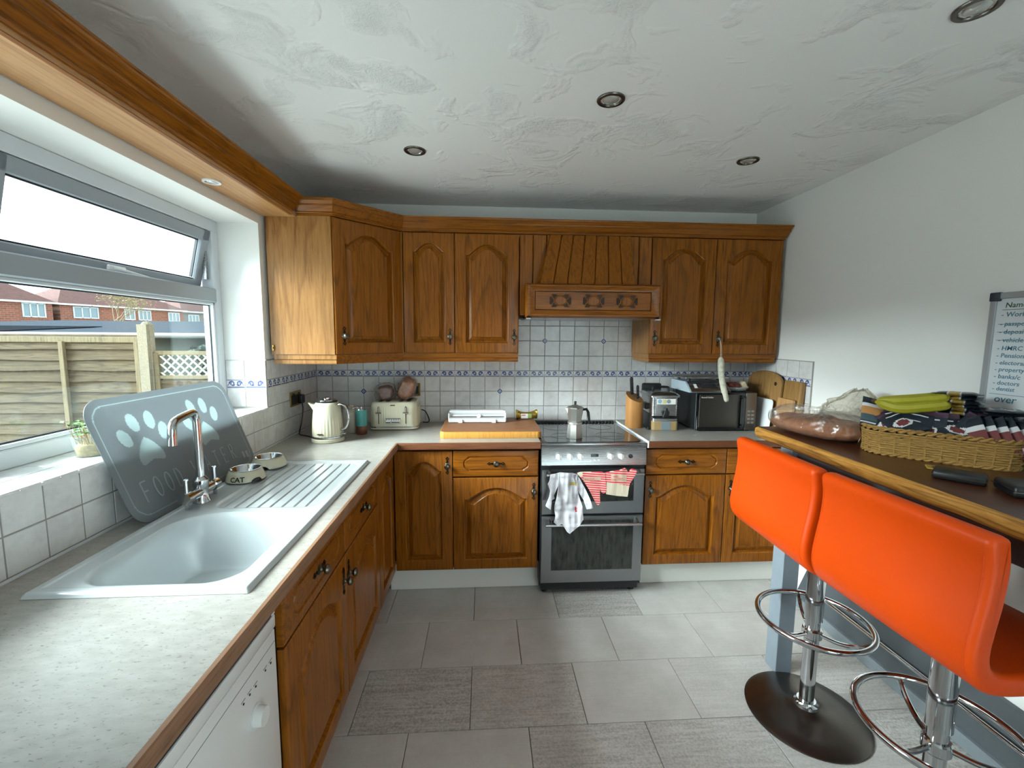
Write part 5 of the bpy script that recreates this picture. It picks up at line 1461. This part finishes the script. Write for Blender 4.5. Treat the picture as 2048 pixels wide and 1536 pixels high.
for nm, z, hx, hy, amp in (('rim', .096, .208, .116, .005), ('foot_rim', .006, .199, .107, .004)):
    m = B()
    for ph in (0, PI):
        path = []
        for i, (x, y) in enumerate(oval(hx, hy, .078, NB)):
            a = 2 * PI * i * 24 / NB + ph; L_ = math.hypot(x, y)
            path.append((x + x / L_ * amp * math.cos(a), y + y / L_ * amp * math.cos(a), z + amp * math.sin(a)))
        m.tube(path, .0048, 5, True)
    m.build(nm, 'rope', bk, 60)
B().prism(oval(.196, .104, .073, 60), .003, .007).build('basket_base', 'rope', bk, 0)
m = B(); m.rings([[(-.212 + .004 * math.cos(a * 2), -.045 + .05 * k, .05 + .028 * math.sin(a)) for a in [-1.2 + .3 * q for q in range(9)]] for k in range(3)], False)
m.build('paper_label', 'kraft', bk, 60)
plain('pouch_navy', '1A222C', .28); plain('pouch_white', 'C6C4C6', .3); plain('pouch_gold', 'A98A3E', .35); plain('pouch_red', '6A2F30', .35); plain('pouch_orange', 'B07C48', .35); plain('pouch_teal', '41555B', .35); plain('pouch_plum', '4A3444', .35)
def pouch_mesh(fn):
    nx, ny, w, h = 20, 28, .092, .128
    vs = []; fs = []; mi = []
    for s in (1, -1):
        for j in range(ny + 1):
            for i in range(nx + 1):
                u, v = i / nx * 2 - 1, j / ny * 2 - 1
                t_ = .0075 * max(0, 1 - abs(u) ** 2.2) ** .6 * max(0, 1 - abs(v / .86) ** 4) ** .6 if abs(v) < .86 else 0
                wv = .0022 * noise.noise((u * 2.4, v * 2.4, 3.1)) * (1 - .3 * abs(u))
                vs.append((u * w / 2, v * h / 2, s * (t_ + .0004) + wv))
    for s in (0, 1):
        o = s * (nx + 1) * (ny + 1)
        for j in range(ny):
            for i in range(nx):
                a = o + j * (nx + 1) + i; fs.append((a, a + 1, a + nx + 2, a + nx + 1)); mi.append(fn((i + .5) / nx * 2 - 1, (j + .5) / ny * 2 - 1))
    m = B(); m.add(vs, fs); m.mi = mi; return m
PM = ['pouch_navy', 'pouch_white', 'pouch_gold', 'pouch_red', 'pouch_orange', 'pouch_teal', 'pouch_plum']
def fA(u, v): return 2 if abs(v - .1) < .22 and u < .5 else 1 if abs(v - .1) < .28 and u < .6 else 5 if v < -.8 else 0
def fB(u, v):
    e = (u / .66) ** 2 + ((v + .15) / .30) ** 2
    return 3 if e < .45 else 1 if e < 1 else 6 if v > .72 else 1 if .5 < v < .58 and abs(u) < .6 else 0
def fC(u, v): return 1 if .35 < v < .6 else 4 if -.15 < v <= .35 else 5 if -.6 < v <= -.15 else 1 if -.75 < v < -.65 else 0
def fD(u, v): return 0 if v > .45 else 1 if v > .12 else 3
PMESH = {k: pouch_mesh(f).mesh('pouch', PM, 60) for k, f in (('A', fA), ('B', fB), ('C', fC), ('D', fD))}
PLAB = {'A': 'dark pouch with a gold band in the flat stack', 'B': 'dark pouch with white oval print leaning at the basket front', 'C': 'pouch with white, orange and teal bands at the left basket end', 'D': 'dark red pouch with a white band in the right of the basket'}
def pouch(k, a, b, c, rot, lab=None):
    o = bpy.data.objects.new('food_pouch', PMESH[k]); COL.objects.link(o)
    o.matrix_world = T(*BC) @ Matrix.Rotation(BA, 4, 'Z') @ T(a, b, c) @ rot
    tag(o, lab or PLAB[k], 'pouch', 'pouches of type ' + {'A': 'gold band', 'B': 'white oval', 'C': 'striped', 'D': 'dark red'}[k])
rnd = random.Random(21)
for i in range(10):                                   # flat fill in the bottom of the basket
    pouch('B', -.13 + .065 * (i % 5), -.035 + .07 * (i // 5), .022 + .016 * (i % 2), R(rnd.uniform(-12, 12), 'Z') @ R(rnd.uniform(-4, 4), 'X'), 'dark pouch lying flat beneath the others in the basket')
ORD = ['first', 'second', 'third', 'fourth', 'fifth', 'sixth', 'seventh', 'eighth', 'ninth', 'tenth']
for i in range(7):                                    # leaning at the front
    pouch('B', -.135 + .036 * i, -.052 + rnd.uniform(-.008, .008), .108 + rnd.uniform(-.008, .012), R(rnd.uniform(-28, 28), 'Y') @ R(46 + rnd.uniform(-12, 18), 'X') @ R(rnd.uniform(-50, 50), 'Z'),
          'dark pouch with white oval leaning at basket front, %s from the left' % ORD[i])
for i in range(6): pouch('D', .075 + .027 * i, -.060 + .004 * i, .094, R(-25, 'Z') @ R(-32, 'Y') @ R(66, 'X') @ R(rnd.uniform(-5, 5), 'Z'), 'dark red pouch with white band standing in basket, %s from the left' % ORD[i])
for i in range(10): pouch('A', .045 + rnd.uniform(-.012, .012), .03 + rnd.uniform(-.01, .01), .106 + .0135 * i, R(90 + rnd.uniform(-12, 12), 'Z') @ R(rnd.uniform(-3, 3), 'X') @ R(rnd.uniform(-4, 4), 'Y'), 'gold banded pouch in the flat stack, %s from the top' % ORD[9 - i])
for i in range(7): pouch('B', .155 + rnd.uniform(-.012, .012), .02 + rnd.uniform(-.01, .01), .104 + .0125 * i, R(90 + rnd.uniform(-16, 16), 'Z') @ R(rnd.uniform(-5, 5), 'X'), 'dark pouch in the stack behind the red ones, %s from the top' % ORD[6 - i])
pouch('C', -.172, -.018, .135, R(20, 'Z') @ R(14, 'Y') @ R(58, 'X'))
pouch('C', -.14, .05, .140, R(-15, 'Z') @ R(50, 'X') @ R(20, 'Z'), 'striped pouch behind the foremost striped one at the left end')
pouch('A', -.075, .02, .128, R(80, 'Z') @ R(10, 'X'), 'gold banded pouch under the bananas')
pouch('A', -.07, .045, .142, R(100, 'Z') @ R(6, 'X'), 'upper gold banded pouch directly beneath the bananas')
# bananas
plain('banana_skin', '9B9420', .5, var=.12, vscale=18); plain('banana_tip', '4A3A1E', .7)
bn = thing('banana_bunch', 'bunch of yellow bananas lying on top of the pouches', 'bananas', tuple(BC + Vector((-.048, .055, .178))), BA + .12)
for k, (dy, dz, tw) in enumerate(((-.045, -.012, 0), (-.022, .012, 8), (.006, .014, 16), (.03, .0, 24))):
    pts = bez([(-.105, dy * .25, .004), (-.085, dy * .5, .002 + dz * .3), (-.04, dy, dz), (.02, dy * 1.1, dz + .010), (.075, dy, dz + .022), (.092, dy * .9, dz + .03)], 5)
    nn = len(pts); rr = []
    for i in range(nn):
        f = i / (nn - 1); rr.append(.0045 + .0135 * min(1, f / .22) if f < .22 else .018 if f < .82 else .018 - .0125 * ((f - .82) / .18) ** 1.3)
    b = B().tube(pts, rr, 8).build('banana', 'banana_skin', bn, 35)
    B().sphere(pts[-1], .0055, 8, 6).build('tip', 'banana_tip', b)
B().sphere((-.106, 0, .005), .011, 10, 8, (1, 1.2, .8)).build('crown', 'banana_tip', bn)
# things in front of the basket
wl = thing('black_case', 'small black zipped case lying in front of the basket', 'case', (2.525, -1.79, CZ), math.radians(-52))
B().box(-.058, .058, -.04, .04, .001, .028, .009, 3).build('case_body', 'black_plastic', wl)
B().box(-.0595, .0595, -.0415, .0415, .0135, .0155).build('zip', 'pewter', wl, 0)
w2 = thing('black_case', 'larger black flat case at the right edge in front of basket', 'case', (2.60, -1.935, CZ), math.radians(-30))
B().box(-.08, .08, -.055, .055, .001, .034, .01, 3).build('case_body', 'black_plastic', w2)
B().box(-.0815, .0815, -.0565, .0565, .017, .019).build('zip', 'pewter', w2, 0)
ye = thing('yellow_packet', 'flat yellow packet tucked below the basket front', 'packet', (2.60, -1.695, CZ), math.radians(-40))
B().box(-.055, .055, -.03, .02, .001, .006, .002).build('sleeve', 'pouch_gold', ye)
B().box(-.04, .04, -.0305, .0, .0055, .0066).build('print', 'gasket', ye, 0)

# ---------------------------------------------------------------- whiteboard
wb = thing('whiteboard', 'whiteboard with a handwritten list on the right wall', 'whiteboard', (0, 0, 0))
MW = Matrix(((0, 0, -1, XR - .001), (-1, 0, 0, -1.466), (0, 1, 0, 1.655), (0, 0, 0, 1)))
plain('board_white', 'D9DDE0', .2); plain('ink_green', '35614F', .6); plain('ink_blue', '4C7F93', .6); plain('frame_silver', 'A6A8AA', .4, .3); plain('corner_dark', '2C3440', .5)
B().box(.004, .596, -.496, -.004, 0, .008, M=MW).build('panel', 'board_white', wb, 0)
m = B()
for a in ((0, .6, -.022, 0), (0, .6, -.5, -.478), (0, .020, -.5, 0), (.58, .6, -.5, 0)): m.box(*a, 0, .014, .002, M=MW)
m.build('frame', 'frame_silver', wb)
for x, y in ((0, -.03), (.57, -.03), (0, -.5), (.57, -.5)): B().box(x - .002, x + .032, y, y + .032, 0, .017, .004, 2, M=MW).build('corner_cap', 'corner_dark', wb)
rows = [('Name', 1.605, 0, .026, 'ink_green'), ('- Work', 1.573, 0, .024, 'ink_blue'), ('- passport', 1.541, 1, .022, 'ink_blue'), ('- deposits', 1.513, 1, .022, 'ink_blue'), ('- vehicle', 1.484, 1, .022, 'ink_blue'), ('- HMRC', 1.455, 0, .022, 'ink_blue'),
        ('- Pension', 1.429, 0, .022, 'ink_blue'), ('- electoral', 1.404, 0, .021, 'ink_blue'), ('- property', 1.38, 0, .021, 'ink_blue'), ('- banks/c', 1.355, 0, .022, 'ink_blue'), ('- doctors', 1.332, 0, .021, 'ink_blue'), ('- dentist', 1.311, 0, .02, 'ink_blue'), ('over', 1.27, 0, .036, 'ink_blue')]
for tx, z, struck, sz, ink in rows:
    u = .036 if tx[0] == '-' else .045
    ln = wtext(tx, sz, MW @ T(u, z - 1.655 - .004, .0084), 'handwriting', ink, wb, 'LEFT', .12, .0002)
    if struck: B().box(.03, .16, z - 1.655 + .0015, z - 1.655 + .003, .0082, .0088, M=MW).build('strike_line', ink, ln, 0)
B().box(.038, .14, -.062, -.0605, .0082, .0088, M=MW).build('underline', 'ink_green', wb, 0)
B().box(.03, .17, -.362, -.3605, .0082, .0088, M=MW).build('strike_line', 'ink_blue', wb, 0)

# ---------------------------------------------------------------- pet feeding mat leaning on the sill
t = NT('mat_silicone'); t.set(Roughness=.5); t.n.remove(t.b)
def silicone(name, hx, trans):
    t = NT(name); t.set(Roughness=.5); t.col(L(hx))
    tl = t.add('ShaderNodeBsdfTranslucent'); tl.inputs[0].default_value = L(hx)
    mx = t.add('ShaderNodeMixShader'); mx.inputs[0].default_value = trans
    t.link(t.b.outputs[0], mx.inputs[1]); t.link(tl.outputs[0], mx.inputs[2]); t.link(mx.outputs[0], t.out.inputs[0])
bpy.data.materials.remove(MATS.pop('mat_silicone'))
silicone('mat_grey', '9DA3A6', .5); silicone('mat_pale', 'BECACB', .5)
sl_ = Vector((-.133, 0, .362)).normalized(); nn_ = Vector((0, 1, 0)).cross(sl_)
MM = Matrix(((0, sl_.x, nn_.x, .0905), (1, 0, 0, -1.318), (0, sl_.z, nn_.z, ZW + .0015), (0, 0, 0, 1)))
mt = thing('pet_mat', 'grey pet feeding mat with paw prints leaning on the sill', 'mat', (0, 0, 0)); mt.matrix_world = MM
PAWS = [((-.177, .212), ((-.247, .269, 25), (-.194, .312, 12), (-.125, .309, -6), (-.087, .263, -20))), ((.122, .205), ((.040, .262, 25), (.090, .316, 12), (.158, .313, -6), (.203, .270, -20)))]
PAD = [(p[0], p[1]) for p in bez([(0, .048, 0), (.030, .020, 0), (.052, -.018, 0), (.045, -.042, 0), (.018, -.036, 0), (0, -.032, 0), (-.018, -.036, 0), (-.045, -.042, 0), (-.052, -.018, 0), (-.030, .020, 0), (0, .048, 0)], 5)[:-1]]
def mat_print(u, v):
    for (px_, py_), toes in PAWS:
        if abs(u - px_) < .06 and abs(v - py_) < .055 and inside((u - px_, v - py_), PAD): return 1
        for x, y, a in toes:
            ca, sa = math.cos(math.radians(a)), math.sin(math.radians(a)); dx, dy = u - x, v - y
            if ((dx * ca + dy * sa) / .021) ** 2 + ((-dx * sa + dy * ca) / .032) ** 2 < 1: return 1
    d_ = sdrr(u, v, -.322, .322, .023, .382, .05)
    return 1 if abs(d_) < .0021 else 0
ms = sheet(rrect(-.345, .345, 0, .405, .065, 8), .003, lambda u, v: (u, 0.0, v), .002, 'mat_sheet', ['mat_grey', 'mat_pale'], mt, mat_print)
ms.rotation_euler = (-PI / 2, 0, 0)
def thin_text(body, size, x, y, adv):
    """single-stroke capitals like the mat's hand lettering"""
    G = {'F': [[(0, 0), (0, 1)], [(0, 1), (.55, 1)], [(0, .52), (.45, .52)]], 'O': [[(.3 + .3 * math.cos(a), .5 + .5 * math.sin(a)) for a in [2 * PI * i / 16 for i in range(17)]]],
         'D': [[(0, 0), (0, 1), (.3, .95), (.52, .7), (.52, .3), (.3, .05), (0, 0)]], 'W': [[(0, 1), (.2, 0), (.4, .7), (.6, 0), (.8, 1)]], 'A': [[(0, 0), (.3, 1), (.6, 0)], [(.12, .38), (.48, .38)]],
         'T': [[(0, 1), (.65, 1)], [(.32, 1), (.32, 0)]], 'E': [[(.5, 0), (0, 0), (0, 1), (.5, 1)], [(0, .52), (.42, .52)]], 'R': [[(0, 0), (0, 1), (.35, .97), (.5, .78), (.35, .55), (0, .5)], [(.2, .5), (.52, 0)]]}
    m = B()
    for c in body:
        for st in G[c]: m.tube([(x + px * size * .62, y + py * size, .0014) for px, py in st], .0028, 5, flat=.4)
        x += adv * (1.25 if c == 'W' else 1)
    return m.build('lettering', 'mat_pale', mt, 60)
thin_text('FOOD', .066, -.272, .06, .049)
thin_text('WATER', .062, -.035, .066, .055)
B().box(.285, .305, .045, .075, .001, .0018).box(.262, .28, .05, .078, .001, .0018).build('emblem', 'mat_pale', mt, 0)

# ---------------------------------------------------------------- cat bowls
def cat_bowl(label, loc, rz, lettered):
    b = thing('pet_bowl', label, 'pet bowl', loc, 0, 'cream pet bowls')
    n = 64; rs = []
    prof = [(.070, 0), (.0705, .004), (.066, .018), (.0595, .034), (.056, .041), (.053, .042)]
    for k, (r, z) in enumerate(prof):
        ring = []
        for j in range(n):
            a = 2 * PI * j / n; d = min(abs((a - aa + PI) % (2 * PI) - PI) for aa in (rz + 1.0, rz + 1.0 + PI))
            lift = .017 * math.sqrt(max(0, 1 - (d / .32) ** 2)) if d < .32 else 0
            zz = max(z, lift) if k < 3 else z
            ring.append((r * math.cos(a), r * math.sin(a), zz))
        rs.append(ring)
    B().rings(rs, True, False, False).build('shell', 'cream', b, 50)
    B().lathe([(.0545, .0415), (.056, .0445), (.054, .0455), (.05, .043), (.045, .02), (.038, .012), (.001, .011)], 40, cap0=False, cap1=False).build('steel_insert', 'chrome', b, 60)
    B().lathe([(.0695, .0005), (.0705, .0005), (.0705, .003), (.0695, .003)], 48, cap0=False, cap1=False).build('rubber_ring', 'black_plastic', b)
    if lettered:
        vs, fs = text_geo('CAT', .026, 'CENTER', .0, 0, .0006); out = []
        for x, y, z in vs:
            zz = .008 + y * .95; r = .0728 - .0105 * (zz / .034); a = rz + x / .066
            out.append((r * math.cos(a), r * math.sin(a), zz))
        B().add(out, fs).build('lettering', 'black_plastic', b, 0)
    return b
cat_bowl('cream CAT lettered pet bowl nearer the tap', (.172, -1.228, ZW + .0125), math.radians(-88), True)
cat_bowl('cream pet bowl on the draining board nearer the back wall', (.178, -1.055, ZW + .0125), math.radians(40), False)

# ---------------------------------------------------------------- potted cress on the sill
plain('leaf_green', '5E8A4A', .6, var=.35, vscale=60); plain('straw', 'B39B74', .9, var=.3, vscale=80); clear('pot_plastic', 'EEF4F2', .05, 1.4, .12, 'D8E0DE')
cr_ = thing('potted_herb', 'small green herb in a clear pot on the window sill', 'plant', (-.105, -1.565, 1.1115))
B().lathe([(.034, 0), (.036, .002), (.043, .062), (.0435, .064)], 24, cap1=False).build('pot', 'pot_plastic', cr_, 50)
B().lathe([(.033, .002), (.036, .03), (.034, .036), (.001, .038)], 20).build('soil', 'straw', cr_, 40)
rnd = random.Random(8)
for i in range(46):
    a = rnd.uniform(0, 2 * PI); r = rnd.uniform(0, .03); h = rnd.uniform(.03, .075); t_ = rnd.uniform(.005, .028)
    x, y = r * math.cos(a), r * math.sin(a); X, Y = x + t_ * math.cos(a), y + t_ * math.sin(a) * 1.4
    s = B().tube([(x, y, .03), ((x + X) / 2, (y + Y) / 2, .03 + h * .6), (X, Y, .03 + h)], .0009, 4).build('stem', 'straw', cr_, 0)
    for q in range(2):
        M = T(X, Y, .03 + h) @ R(rnd.uniform(0, 360), 'Z') @ R(rnd.uniform(-30, 30), 'X')
        B().add([(0, 0, 0), (.007, -.006, .003), (.017, 0, .004), (.007, .006, .003)], [(0, 1, 2, 3)], M).build('leaf', 'leaf_green', s, 0)
